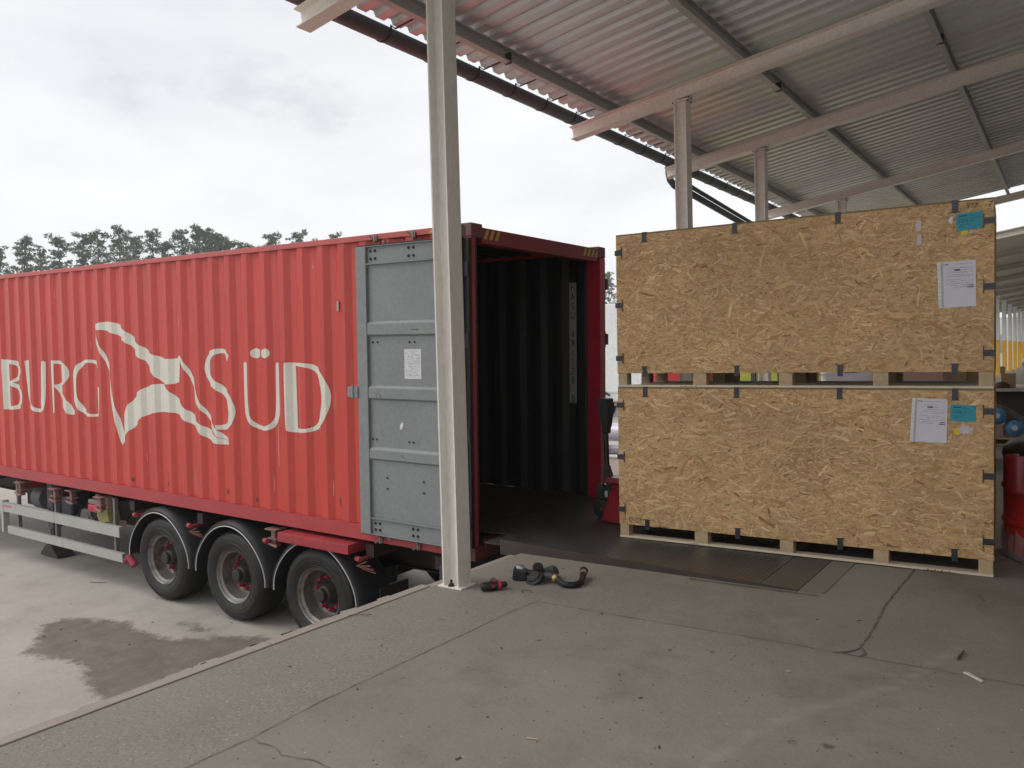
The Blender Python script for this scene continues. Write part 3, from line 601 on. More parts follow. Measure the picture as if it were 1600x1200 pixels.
# scrapes and chips in the paint, mostly upright, following the ribs
rs=random.Random(21); scr_a=mat('scrape_pale',(.60,.30,.25),.6,var=.2,scale=40); scr_b=mat('scrape_dark',(.16,.05,.035),.7,var=.3,scale=40)
for i,(l,h,ln_,w_) in enumerate([(4.15,2.05,.16,.006),(6.05,1.86,.10,.005),(2.55,.62,.55,.010),(2.62,.35,.20,.006),(3.62,.75,.14,.016),(4.9,.5,.10,.008),(1.75,.40,.16,.006),(5.55,2.35,.12,.004),(7.6,.42,.22,.005),(3.05,2.30,.30,.004),(6.9,2.5,.10,.005),(2.06,1.02,.06,.012),(8.1,.33,.12,.01),(1.66,.30,.10,.02),(3.4,.25,.05,.03),(4.45,.24,.06,.025),(2.9,.22,.04,.02),(5.2,.23,.05,.03),(6.5,.3,.09,.01),(1.98,2.62,.05,.012)]):
    ring=[(l-w_*.5,h),(l+w_*rs.uniform(.2,.6),h-.01),(l+w_*rs.uniform(.4,.9),h+ln_*.45),(l+w_*.2,h+ln_),(l-w_*.3,h+ln_*.9),(l-w_*rs.uniform(.3,.8),h+ln_*.5)]
    paint('scrape',[ring],wall_side,scr_a if i not in (4,11,13,14,15,16,17) else scr_b,.0016)
# grey weathered patches and small plate on the side
mb=MB(); cbox(mb,1.585,1.612,-.004,.012,2.195,2.288); mb.build('document_holder',mat('holder',(.40,.36,.27),.6,var=.2,scale=30,dirt=[(RUST,.3,40,(1,1,1))]),wall_side,bevel=.003)
# lashing hooks
def hook(l,h,up_):
    mb=MB(); cbox(mb,l-.02,l+.02,-.012,.0,h-.03,h+.03); cbox(mb,l-.028,l-.010,-.05,-.012,h-.03*up_-.006,h-.03*up_+.006); cbox(mb,l-.03,l-.012,-.05,-.04,h-.03*up_,h+.025*up_)
    mb.cyl((-l-.005,-.02,h-.01),(-l-.04,-.05,h+.03*up_),.007,n=6)
    mb.build('door_keeper',mat('keeper_grey',(.22,.21,.19),.5,metal=.3,var=.2,scale=30,dirt=[(RUST,.3,30,(1,1,1))]),trl if up_>0 else con)
for l in (1.09,.63): hook(l,2.838,1); hook(l,.055,-1)
# the stencilled number inside the right wall
strip_m=mat('number_strip',(.36,.36,.34),.6,var=.1,scale=9)
mb=MB(); wi=CWd-INN-.02
mb=MB(); cbox(mb,.335,.425,CWd-INN-.010,CWd-INN-.004-.0045,1.19,2.53); ns=mb.build('number_strip',strip_m,wall_far)
txt='HASU 491128 0'
for i,ch in enumerate(txt):
    if ch==' ': continue
    M=Matrix.Translation((-.38,CWd-INN-.0115,2.475-i*.1035))@Matrix.Rotation(PI/2,4,'X')
    text_mesh(ch,.115,'stencilled_character',rubber,wall_far,M,condense=.62)
# doors, swung right round
def door(sign,wbase,label):
    # local box builder: t is distance out from the side wall
    def db(mb,l0,l1,t0,t1,h0,h1): return cbox(mb,l0,l1,wbase-sign*t0,wbase-sign*t1,h0,h1)
    lo,hi=.062,1.252; b0,b1=.118,2.764; T0=.062; T1=.105
    mb=MB(); db(mb,lo+.10,hi-.10,T0+.0,T0+.012,b0+.10,b1-.12); d=mb.build('door',doorg,con,bevel=0); d['label']=label
    for a,b_ in ((hi-.125,hi),(lo,lo+.10)): mb=MB(); db(mb,a,b_,T0,T1,b0,b1); mb.build('door_stile',doorg,d,bevel=.004)
    for a,b_ in ((1.958,2.081),(1.380,1.497),(.824,.931)):
        mb=MB(); x0,x1=-(hi-.127),-(lo+.102)
        pr=[(wbase-sign*(T0+.012),a-.012),(wbase-sign*(T1-.004),a+.006),(wbase-sign*(T1-.004),b_-.018),(wbase-sign*(T0+.012),b_+.006)]
        mb.prism(pr,0,x0,x1); mb.build('door_channel',doorg,d,bevel=.003)
    for a,b_,lip in ((2.598,2.764,2.598),(.118,.272,.268)):
        mb=MB(); db(mb,lo+.101,hi-.126,T0+.002,T0+.016,a,b_); db(mb,lo+.101,hi-.126,T0+.016,T1-.004,lip,lip+.010)
        db(mb,lo+.101,hi-.126,T0+.016,T1-.004,b_-.006 if a>1 else a,b_ if a>1 else a+.010); mb.build('door_rail',doorg,d)
    for h in (2.72,2.65,.225,.165):
        for l in (1.085,1.03,.63,.575):
            mb=MB(); mb.cyl((-l,wbase-sign*(T0+.016),h),(-l,wbase-sign*(T0+.028),h),.010,n=6); mb.cyl((-l,wbase-sign*(T0+.016),h),(-l,wbase-sign*(T0+.019),h),.014,n=10); mb.build('bolt',hub_m,d)
    for h,ls in ((1.895,(1.08,1.02,.64,.58)),(1.005,(1.10,1.05,.66,.61)),(.66,(.93,.50)),(.56,(.93,.50))):
        for l in ls:
            mb=MB(); mb.cyl((-l,wbase-sign*(T0+.012),h),(-l,wbase-sign*(T0+.022),h),.009,n=6); mb.build('bolt',hub_m,d)
    # gasket around the door edge and lock rods on its outer face
    mb=MB(); db(mb,hi,hi+.012,T0-.01,T1-.02,b0-.01,b1+.012); db(mb,lo-.012,lo,T0-.01,T1-.02,b0-.01,b1+.012); db(mb,lo,hi,T0-.01,T1-.02,b1,b1+.014); db(mb,lo,hi,T0-.01,T1-.02,b0-.012,b0); mb.build('door_gasket',rubber,d)
    for l in (.32,.95):
        mb=MB(); mb.cyl((-l,wbase-sign*(T0-.022),b0-.04),(-l,wbase-sign*(T0-.022),b1+.045),.017,n=12); mb.build('lock_rod',doorg,d)
    for h in (.35,1.1,1.9,2.5):
        mb=MB(); db(mb,.0,.075,T0-.05,T0+.0,h-.06,h+.06); mb.cyl((-.02,wbase-sign*.01,h-.09),(-.02,wbase-sign*.01,h+.09),.014,n=10); mb.build('hinge',black,d)
    return d
dn=door(1,0,'grey inner face of the near door folded flat against the container side')
door(-1,CWd,'grey far door folded back')
mb=MB(); cbox(mb,1.245,1.30,-.118,-.106,1.385,1.485); cbox(mb,1.305,1.375,-.118,-.103,1.385,1.485); mb.cyl((-1.302,-.118,1.37),(-1.302,-.118,1.50),.012,n=10); mb.build('door_retainer',doorg,dn,bevel=.003)
# notice taped to the door, torn scrap of tape
mb=MB(); cbox(mb,.508,.702,-.0750,-.0765,1.568,1.832); nt_=mb.build('notice',mat('notice_paper',(.60,.61,.62),.5,var=.04),dn)
mb=MB(); r4=random.Random(2)
for i in range(19):
    h=1.806-i*.0118; x=.69
    while x>.53:
        wd=r4.uniform(.006,.03)
        if r4.random()<.62: cbox(mb,x,max(.52,x-wd),-.0766,-.0771,h,h+.0045)
        x-=wd+r4.uniform(.004,.02)
mb.build('notice_print',ink,nt_)
mb=MB(); mb.prism([(-.77,1.125),(-.757,1.105),(-.737,1.135),(-.728,1.165),(-.745,1.178),(-.765,1.155)],1,-.0745,-.0755); mb.build('torn_tape',mat('tape_white',(.7,.7,.68),.4,var=.1,scale=40),dn)
for k,(l,h,dx,dz) in enumerate(((.60,2.0,.09,.004),(.57,2.004,.05,-.006),(1.03,1.44,.012,-.05),(1.0,1.44,.02,-.052),(.98,1.43,.012,-.04),(.73,.88,.04,-.03))):
    mb=MB(); mb.prism([(-l,h),(-l+dx,h+dz),(-l+dx+.003,h+dz+.004),(-l+.002,h+.006)],1,-.1016,-.1022); mb.build('scratch',dkgrey,dn)

# ------------------------------------------------------------ the semi-trailer under it (same frame, h below zero)
tr=empty('semi_trailer','dark skeletal container trailer with three axles, black mudguards and aluminium side guard rails','trailer',M=FM)
for w in (.78,1.62):
    mb=MB(); pr=[(w-.06,-.02),(w+.06,-.02),(w+.06,-.035),(w+.006,-.035),(w+.006,-.42),(w+.06,-.42),(w+.06,-.435),(w-.06,-.435),(w-.06,-.42),(w-.006,-.42),(w-.006,-.035),(w-.06,-.035)]
    mb.prism(pr,0,-.5,-12.4); mb.build('chassis_beam',chassis,tr)
for l in (.45,1.3,2.63,3.94,5.3,6.0,7.0,8.1,9.4,11,12.2):
    mb=MB(); cbox(mb,l-.05,l+.05,.06,2.38,-.03,-.15); mb.build('cross_member',chassis if l not in (8.1,) else cred,tr)
mb=MB(); cbox(mb,.32,.42,.02,2.42,-.10,-.30); mb.build('rear_beam',dkgrey,tr,bevel=.006)
mb=MB(); cbox(mb,.02,.16,-.01,2.45,-.62,-.74); mb.build('underrun_bar',dkgrey,tr,bevel=.006)
for w in (.6,1.8): mb=MB(); cbox(mb,.10,.40,w-.04,w+.04,-.30,-.62); mb.build('underrun_strut',dkgrey,tr)
# red container support box poking out above the rear axle
mb=MB(); cbox(mb,1.42,2.42,-.11,.30,-.022,-.115); mb.build('support_box',cred,tr,bevel=.004)
def tyre_parts(l,w_out,sign,parent_label=None,tyrename='wheel'):
    """super single: outer face at w_out, rim dished towards the trailer centre (sign +1 = inward is +w)"""
    C=Matrix.Translation((-l,w_out,-.64))@Matrix.Rotation(-PI/2*sign,4,'X')   # local z points inward
    mb=MB()
    prof=[(.292,.030),(.300,.012),(.318,.004),(.322,.008),(.330,.002),(.372,-.005),(.376,-.002),(.385,-.006),(.420,-.004),(.440,.003),(.443,.008),(.452,.010),(.476,.030),(.487,.060)]
    for g in (.11,.19,.27): prof+=[(.490,g-.008),(.484,g-.005),(.484,g+.003),(.490,g+.006)]
    prof+=[(.489,.330),(.478,.352),(.450,.374),(.400,.386),(.320,.378),(.292,.352)]
    mb.lathe(prof,C,n=48)
    # raised sidewall lettering band and tread shoulder sipes
    for a0,cnt,st_ in ((.5,9,.075),(3.4,12,.065)):
        for i in range(cnt):
            M=C@Matrix.Rotation(a0+l+i*st_,4,'Z'); hh=.012 if (i*7)%3 else .008; mb.box((.418-hh,-.009,-.0065),(.418+hh,-.004,.0),M); mb.box((.414,-.009,-.0065),(.420,.008,.0),M)
    ty=mb.build(tyrename,rubber,tr,smooth=True)
    mb=MB(); mb.lathe([(.286,.36),(.292,.350),(.292,.34),(.262,.325),(.258,.20),(.262,.06),(.286,.045),(.299,.030),(.301,.020),(.296,.016),(.288,.022),(.280,.045),(.255,.062),(.248,.17),(.232,.20),(.215,.212),(.218,.216)],C,n=48)
    mb.build('rim',rim_m,ty,smooth=True)
    mb=MB(); mb.lathe([(.224,.217),(.215,.212),(.19,.206),(.12,.206),(.108,.19),(.098,.13),(.085,.10),(.068,.09),(.066,.045),(.058,.038),(.0,.038)],C,n=28); mb.build('hub',hub_m,ty,smooth=True)
    for i in range(10):
        t=2*PI*(i+.3)/10; M=C@Matrix.Rotation(t,4,'Z')@Matrix.Translation((.1675,0,0)); mb=MB()
        mb.lathe([(.021,.206),(.021,.186),(.019,.184),(.019,.152),(.013,.142),(0,.14)],M,n=8); mb.build('wheel_nut',nutred if i%10 not in (4,) else hub_m,ty,smooth=True)
    return ty
AX=(4.60,3.285,1.97)
for l in AX:
    tyre_parts(l,-.02,1); tyre_parts(l,CWd+.02,-1)
    mb=MB(); mb.cyl((-l,.30,-.64),(-l,2.14,-.64),.07,n=16); cbox(mb,l-.06,l+.55,.62,.74,-.62,-.48); cbox(mb,l-.06,l+.55,1.70,1.82,-.62,-.48); mb.build('axle',chassis,tr)
    for w in (.68,1.76):
        mb=MB(); mb.cyl((-l+.30,w,-.60),(-l+.30,w,-.42),.11,.13,n=16); mb.build('air_spring',rubber,tr)
        mb=MB(); mb.cyl((-l-.30,w,-.32),(-l-.30,w,-.60),.09,n=14); mb.build('brake_chamber',chassis,tr)
def mudguard(l,w0,w1):
    mb=MB(); n=26; r=.597; vs=[]
    angs=[(-.06+ (PI+.12)*i/n) for i in range(n+1)]
    outl=[]
    for t in angs:
        c,s_=math.cos(t),math.sin(t); k=1+.09*(max(0,abs(c)-.55)/.45)**2
        outl.append((-l+r*k*c,-.62+r*s_*1.0))
    ins=[(-l+(x+l)*.90,-.62+(z+.62)*.90) for x,z in outl]
    sgn=1 if w1>w0 else -1
    rows=[(outl,w0+sgn*.045),(outl,w1),(ins,w1),(ins,w0+sgn*.0),([(-l+(x+l)*.955,-.62+(z+.62)*.955) for x,z in outl],w0)]
    N=n+1
    for pts,w in rows: vs+=[(x,w,z) for x,z in pts]
    fs=[]
    for a in range(5):
        b=(a+1)%5; fs+=[(a*N+i,a*N+i+1,b*N+i+1,b*N+i) for i in range(n)]
    fs+=[tuple(a*N for a in range(5)),tuple(a*N+n for a in range(4,-1,-1))]
    mb.add(vs,fs); m=mb.build('mudguard',black,tr,smooth=True)
    mb=MB(); mb.tube([(x,w0-sgn*.002,z) for x,z in [(-l+(x+l)*.905,-.62+(z+.62)*.905) for x,z in outl]],.0055,n=6); mb.build('edge_trim',mat('trim_white',(.55,.55,.54),.5,var=.1),m,smooth=True)
    return m
for l in AX: mudguard(l,-.055,.36); mudguard(l,CWd+.055,2.08)
for l in (3.94,2.63,5.02,1.30):
    mb=MB(); mb.cyl((-l-.05,-.03,-.17),(-l-.05,.6,-.17),.02,n=10); mb.build('mudguard_stay',cred,tr)
    mb=MB(); mb.cyl((-l-.09,-.03,-.16),(-l-.02,-.05,-.16),.026,n=10); mb.build('side_lamp',cred,tr)
# twist locks
def twist(l,w,h=-.03,tall=.16):
    mb=MB(); cbox(mb,l-.085,l+.085,w-.04,w+.12,h,h-.016); cbox(mb,l-.03,l+.03,w,w+.06,h-.016,h-tall); cbox(mb,l-.07,l+.07,w-.02,w+.08,h-tall*.62,h-tall*.72)
    mb.cyl((-l+.09,w-.03,h-tall-.02),(-l-.07,w-.03,h-tall+.01),.013,n=8); mb.box((-l-.05,w,h-tall),(-l+.05,w+.06,h-tall-.03))
    mb.build('twist_lock',mat('twist_lock_paint',(.24,.12,.11),.6,var=.3,scale=12,dirt=[((.10,.075,.06),.6,12,(1,1,1))]),tr,bevel=.003)
for l,w in ((8.0,.0),(7.05,.0),(6.72,.05),(5.93,.0),(2.62,.0)): twist(l,w)
for l in (3.90,1.28):    # dry leaves / splintered wood caught on the bracket
    mb=MB()
    for k in range(4):
        mb.box((-.07,-.012,-.006),(.07,.012,.004),Matrix.Translation((-l+.03*k-.04,-.03,-.20-.018*k))@Matrix.Rotation(.3*k-.4,4,'Y')@Matrix.Rotation(.2*k,4,'Z'))
    mb.build('rusty_bracket',mat('rusty_orange',(.17,.08,.05),.8,var=.4,scale=30),tr)
# side guard
def guard(h0,h1,l0,l1,w=-.02):
    mb=MB(); pr=[(w,h1),(w,h0),(w+.05,h0),(w+.05,h0-.006),(w+.006,h0-.006),(w+.006,h1+.006),(w+.03,h1+.006),(w+.03,h1)]
    mb.prism(pr,0,-l0,-l1); return mb.build('side_guard_rail',alu,tr)
g1=guard(-.362,-.495,5.47,8.50); g2=guard(-.690,-.800,5.42,8.35)
mb=MB(); cbox(mb,8.46,8.52,-.024,.06,-.34,-.80); mb.build('side_guard_upright',alu,tr)
guard(-.362,-.495,8.9,10.9); guard(-.690,-.800,8.9,10.9)
for l in (8.15,5.66,7.1,9.2,10.6):
    mb=MB(); cbox(mb,l-.02,l+.02,.032,.08,-.03,-.79); mb.build('guard_strut',mat('strut_grey',(.16,.155,.15),.6,var=.3,scale=9,dirt=[((.3,.05,.06),.3,8,(1,1,1))]),tr)
mb=MB(); cbox(mb,7.03,7.034,-.0213,-.02,-.362,-.495); cbox(mb,6.83,6.834,-.0213,-.02,-.690,-.800)
mb.build('rail_joint',dkgrey,tr)
mb=MB(); 
for k in range(9):
    cbox(mb,8.44-k*.026,8.424-k*.026,-.0212,-.0200,-.395,-.425)
mb.build('rail_marking',mat('marking_red',(.55,.10,.12),.5),g1)
# landing legs
for w in (.30,2.14):
    mb=MB(); cbox(mb,7.72,7.86,w,w+.14,-.05,-.72); mb.build('landing_leg',mat('leg_grey',(.13,.125,.12),.6,var=.2,scale=5),tr,bevel=.006)
    mb=MB(); cbox(mb,7.745,7.835,w+.02,w+.12,-.72,-1.05); mb.prism([(-7.56,-1.12),(-8.02,-1.12),(-8.02,-1.10),(-7.86,-.96),(-7.72,-.96),(-7.56,-1.10)],1,w-.04,w+.20); mb.build('landing_foot',mat('foot_brown',(.06,.05,.042),.7,var=.2,scale=5),tr)
mb=MB(); mb.cyl((-7.79,.3,-.45),(-7.79,2.2,-.45),.03,n=8); mb.build('leg_crank_shaft',chassis,tr)
# air tanks, brake valves, lamps, gear hung under the frame
mb=MB(); mb.cyl((-7.5,.62,-.42),(-6.75,.62,-.42),.14,n=24); mb.build('air_tank',dkgrey,tr,smooth=True)
mb=MB(); mb.cyl((-8.30,.45,-.34),(-8.05,.45,-.34),.17,n=24); mb.build('air_tank',mat('tank_grey',(.14,.14,.15),.5,var=.2,scale=3),tr,smooth=True)
mb=MB(); cbox(mb,7.20,7.48,.30,.60,-.12,-.50); mb.build('brake_valve_box',mat('valve_blue_grey',(.05,.06,.075),.5,var=.2,scale=4),tr,bevel=.03)
mb=MB(); cbox(mb,6.55,6.80,.24,.40,-.32,-.62); mb.cyl((-6.67,.22,-.42),(-6.67,.30,-.42),.05,n=12); cbox(mb,6.82,6.95,.28,.42,-.36,-.58); mb.build('control_panel',mat('panel_mottled',(.22,.22,.21),.5,var=.4,scale=14),tr,bevel=.004)
mb=MB(); cbox(mb,6.02,6.26,.02,.20,-.16,-.26); mb.build('red_coupling',mat('coupling_red',(.42,.02,.04),.35,var=.1),tr,bevel=.02)
mb=MB(); cbox(mb,6.0,6.26,.03,.19,-.10,-.158); mb.cyl((-6.13,.11,-.10),(-6.13,.11,-.03),.045,n=10); mb.build('coupling_cap',mat('cap_olive',(.17,.17,.13),.6,var=.3,scale=12),tr,bevel=.01)
mb=MB(); mb.prism([(-5.80,-.20),(-6.04,-.20),(-6.04,-.30),(-5.98,-.38),(-5.76,-.34)],1,.02,.18); mb.build('yellow_valve',mat('valve_yellow',(.20,.18,.06),.6,var=.4,scale=10),tr,bevel=.006)
mb=MB(); cbox(mb,5.85,5.93,.06,.14,-.05,-.20); cbox(mb,5.72,6.12,.22,.226,-.36,-.46); mb.build('valve_stay',mat('stay_tan',(.33,.25,.18),.6,var=.3,scale=10),tr)
for pts in (((-6.1,.10,-.26),(-6.2,.08,-.38),(-6.35,.12,-.36),(-6.5,.2,-.30)),((-6.9,.3,-.3),(-7.0,.25,-.55),(-7.3,.3,-.6),(-7.5,.4,-.45)),((-5.6,.3,-.2),(-5.9,.3,-.42),(-6.4,.35,-.48),(-6.8,.5,-.4))):
    mb=MB(); mb.tube(pts,.014,n=8); mb.build('air_hose',rubber,tr,smooth=True)
mb=MB(); mb.tube([(-5.18,-.0,-.80),(-5.28,-.01,-.70),(-5.36,.0,-.76),(-5.42,.02,-.80)],[.05,.045,.035,.03],n=10); mb.build('end_cap',mat('cap_crimson',(.28,.03,.06),.5,var=.2),tr,smooth=True)
mb=MB(); cbox(mb,5.5,8.9,1.95,2.35,-.10,-.78); mb.build('light_block_box',dkgrey,tr,bevel=.01)  # added box, blocks light coming under the trailer from the far side
mb=MB(); cbox(mb,5.3,9.2,.66,.70,-.16,-.58); mb.build('light_block_plate',chassis,tr)  # added plate beside the near chassis beam, keeps the underside dark
# spare wheel lying in its cradle
mb=MB(); C=Matrix.Translation((-6.15,1.2,-1.02)); prof=[(.29,.02),(.36,0),(.45,.01),(.48,.05)]
for g in (.10,.17,.24): prof+=[(.49,g-.02),(.475,g-.015),(.475,g+.004),(.49,g+.008)]
prof+=[(.48,.30),(.45,.34),(.36,.35),(.29,.33)]
mb.lathe(prof,C,n=40)
for i in range(40): mb.box((.476,-.02,.03),(.497,.004,.32),C@Matrix.Rotation(2*PI*i/40,4,'Z'))
mb.build('spare_tyre',rubber,tr)
mb=MB(); cbox(mb,5.7,6.6,1.1,1.3,-.40,-.68); mb.build('spare_cradle',chassis,tr)
# mud flaps behind the rear wheels
for w in (.0,CWd-.40):
    mb=MB(); cbox(mb,1.12,1.13,w,w+.40,-.42,-.95); mb.build('mud_flap',rubber,tr)

# ------------------------------------------------------------ OSB crates
osb_m=bpy.data.materials.new('osb_flakes'); osb_m.use_nodes=True; t=osb_m.node_tree; b=t.nodes['Principled BSDF']
at=t.nodes.new('ShaderNodeAttribute'); at.attribute_name='Col'
tc=t.nodes.new('ShaderNodeTexCoord'); mp=t.nodes.new('ShaderNodeMapping'); mp.inputs['Scale'].default_value=(40,40,260); t.links.new(tc.outputs['Object'],mp.inputs[0])
nn=t.nodes.new('ShaderNodeTexNoise'); nn.inputs['Scale'].default_value=1; nn.inputs['Detail'].default_value=4; t.links.new(mp.outputs[0],nn.inputs['Vector'])
mr=t.nodes.new('ShaderNodeMapRange'); mr.inputs['From Min'].default_value=.3; mr.inputs['From Max'].default_value=.7; mr.inputs['To Min'].default_value=.86; mr.inputs['To Max'].default_value=1.12; t.links.new(nn.outputs['Fac'],mr.inputs['Value'])
n2=t.nodes.new('ShaderNodeTexNoise'); n2.inputs['Scale'].default_value=1.7; n2.inputs['Detail'].default_value=5; t.links.new(tc.outputs['Object'],n2.inputs['Vector'])
m2=t.nodes.new('ShaderNodeMapRange'); m2.inputs['From Min'].default_value=.3; m2.inputs['From Max'].default_value=.7; m2.inputs['To Min'].default_value=.88; m2.inputs['To Max'].default_value=1.10; t.links.new(n2.outputs['Fac'],m2.inputs['Value'])
mm=t.nodes.new('ShaderNodeMath'); mm.operation='MULTIPLY'; t.links.new(mr.outputs[0],mm.inputs[0]); t.links.new(m2.outputs[0],mm.inputs[1])
vs_=t.nodes.new('ShaderNodeVectorMath'); vs_.operation='SCALE'; t.links.new(at.outputs['Color'],vs_.inputs[0]); t.links.new(mm.outputs[0],vs_.inputs['Scale']); t.links.new(vs_.outputs[0],b.inputs['Base Color']); b.inputs['Roughness'].default_value=.62; b.inputs['Specular IOR Level'].default_value=.35
edge_m=mat('osb_edge',(.26,.17,.09),.85,var=.3,scale=30,stretch=(1,1,4))
def osb_panel(W_,H_,seed,T=.012,N=12500):
    """a board W_ x H_ in the local xz plane, front facing -y: core box plus thousands of thin overlapping flakes"""
    r=random.Random(seed); vs=[]; fs=[]; cols=[]
    for p in ((0,0,0),(W_,0,0),(W_,T,0),(0,T,0),(0,0,H_),(W_,0,H_),(W_,T,H_),(0,T,H_)): vs.append(p)
    fs=[(0,3,2,1),(4,5,6,7),(0,1,5,4),(1,2,6,5),(2,3,7,6),(3,0,4,7)]; cols=[(.50,.32,.155)]*8
    n=int(N*W_*H_/3.15)
    for i in range(n):
        q=r.random()
        if q<.06: L0=r.uniform(.09,.16); w=r.uniform(.012,.026)
        elif q<.72: L0=r.uniform(.022,.09); w=r.uniform(.004,.015)
        elif q<.93: L0=r.uniform(.012,.04); w=r.uniform(.002,.008)
        else: L0=r.uniform(.02,.06); w=r.uniform(.0012,.003)
        an=r.gauss(0,.42) if r.random()<.75 else r.uniform(-1.57,1.57)
        cx,cz=r.uniform(-.01,W_+.01),r.uniform(-.01,H_+.01); ca,sa=math.cos(an),math.sin(an)
        k=r.random(); br=r.gauss(1.02,.09)
        if q>=.93: col=(.17,.09,.04) if k<.6 else (.85,.64,.38)
        elif k<.60: col=(.60,.385,.19)
        elif k<.80: col=(.69,.475,.26)
        elif k<.92: col=(.51,.31,.14)
        elif k<.98: col=(.48,.27,.11)
        else: col=(.32,.16,.06)
        col=tuple(max(.02,c*br) for c in col)
        y=-.0004-.0036*i/n
        hl,hw=L0/2,w/2
        prof=[(-hl,r.uniform(-.8,0)*hw),(-hl*r.uniform(.6,.9),-hw),(0,-hw*r.uniform(.8,1.15)),(hl*r.uniform(.5,.9),-hw*r.uniform(.6,1)),(hl,r.uniform(-.6,.6)*hw),(hl*r.uniform(.6,.95),hw),(0,hw*r.uniform(.8,1.15)),(-hl*r.uniform(.6,.95),hw*r.uniform(.7,1))]
        o=len(vs); tlt=r.uniform(-.012,.012)
        for a,c in prof:
            x=min(max(cx+a*ca-c*sa,0),W_); z=min(max(cz+a*sa+c*ca,0),H_); vs.append((x,y+tlt*c,z)); cols.append(col)
        fs.append(tuple(range(o,o+8)))
    me=bpy.data.meshes.new('front_panel'); me.from_pydata(vs,[],fs); me.materials.append(osb_m)
    ca_=me.color_attributes.new('Col','FLOAT_COLOR','POINT'); ca_.data.foreach_set('color',[x for c in cols for x in (*c,1)])
    me.update(); return me
CW_,CHt,CD=2.765,1.262,.96
yawc,tiltc=math.atan2(.165,2.76),math.asin(.028/2.765)
def quad(pts,y,name,m,parent,t=.0008,sub=None):
    mb=MB(); v=[(u,y,z) for u,z in pts]+[(u,y+t,z) for u,z in pts]
    mb.add(v,[(0,1,2,3),(7,6,5,4),(0,4,5,1),(1,5,6,2),(2,6,7,3),(3,7,4,0)]); return mb.build(name,m,parent)
def wavy_sheet(pts,y,name,m,parent,seed,amp=.002,n=14):
    (x0,z0),(x1,z1),(x2,z2),(x3,z3)=pts; mb=MB(); vs=[]
    for t in (0,.0006):
        for j in range(n+1):
            for i in range(n+1):
                a,b_=i/n,j/n; x=(1-b_)*((1-a)*x0+a*x1)+b_*((1-a)*x3+a*x2); z=(1-b_)*((1-a)*z0+a*z1)+b_*((1-a)*z3+a*z2)
                d=noise.noise(Vector((x*9+seed,z*9,seed)))*amp; vs.append((x,y+d-.0006+t,z))
    k=(n+1)**2; fs=[]
    for j in range(n):
        for i in range(n):
            q=(j*(n+1)+i,j*(n+1)+i+1,(j+1)*(n+1)+i+1,(j+1)*(n+1)+i); fs.append(q); fs.append(tuple(k+p for p in q[::-1]))
    mb.add(vs,fs); return mb.build(name,m,parent,smooth=True)
def handwriting(strokes,ox,oz,s,y,parent,name='marker_writing',w=.003):
    mb=MB()
    for st in strokes:
        for (a,b_),(c,d) in zip(st,st[1:]):
            p=Vector((ox+a*s,y,oz+b_*s)); q=Vector((ox+c*s,y,oz+d*s)); dd=(q-p).normalized(); n_=Vector((-dd.z,0,dd.x))*w/2; e=dd*w*.3
            mb.add([p-n_-e,q-n_+e,q+n_+e,p+n_-e],[(0,1,2,3)])
    return mb.build(name,inkd,parent)
DIG={'2':[[(0,.8),(.2,1),(.5,.95),(.55,.7),(0,0),(.6,.05)]],'1':[[(0,.7),(.25,1),(.25,0)]],'7':[[(0,1),(.55,1),(.2,0)],[(.1,.5),(.45,.5)]],'V':[[(0,1),(.25,0),(.6,1)]],'-':[[(0,.45),(.35,.5)]],',':[[(.1,.08),(0,-.2)]]}
def write(txt,ox,oz,s,y,parent,sl=.1):
    x=0; st=[]
    for ch in txt:
        for q in DIG[ch]: st.append([(x+a+sl*b_,b_) for a,b_ in q])
        x+=.8 if ch not in ',-1' else .5
    handwriting(st,ox,oz,s,y,parent)
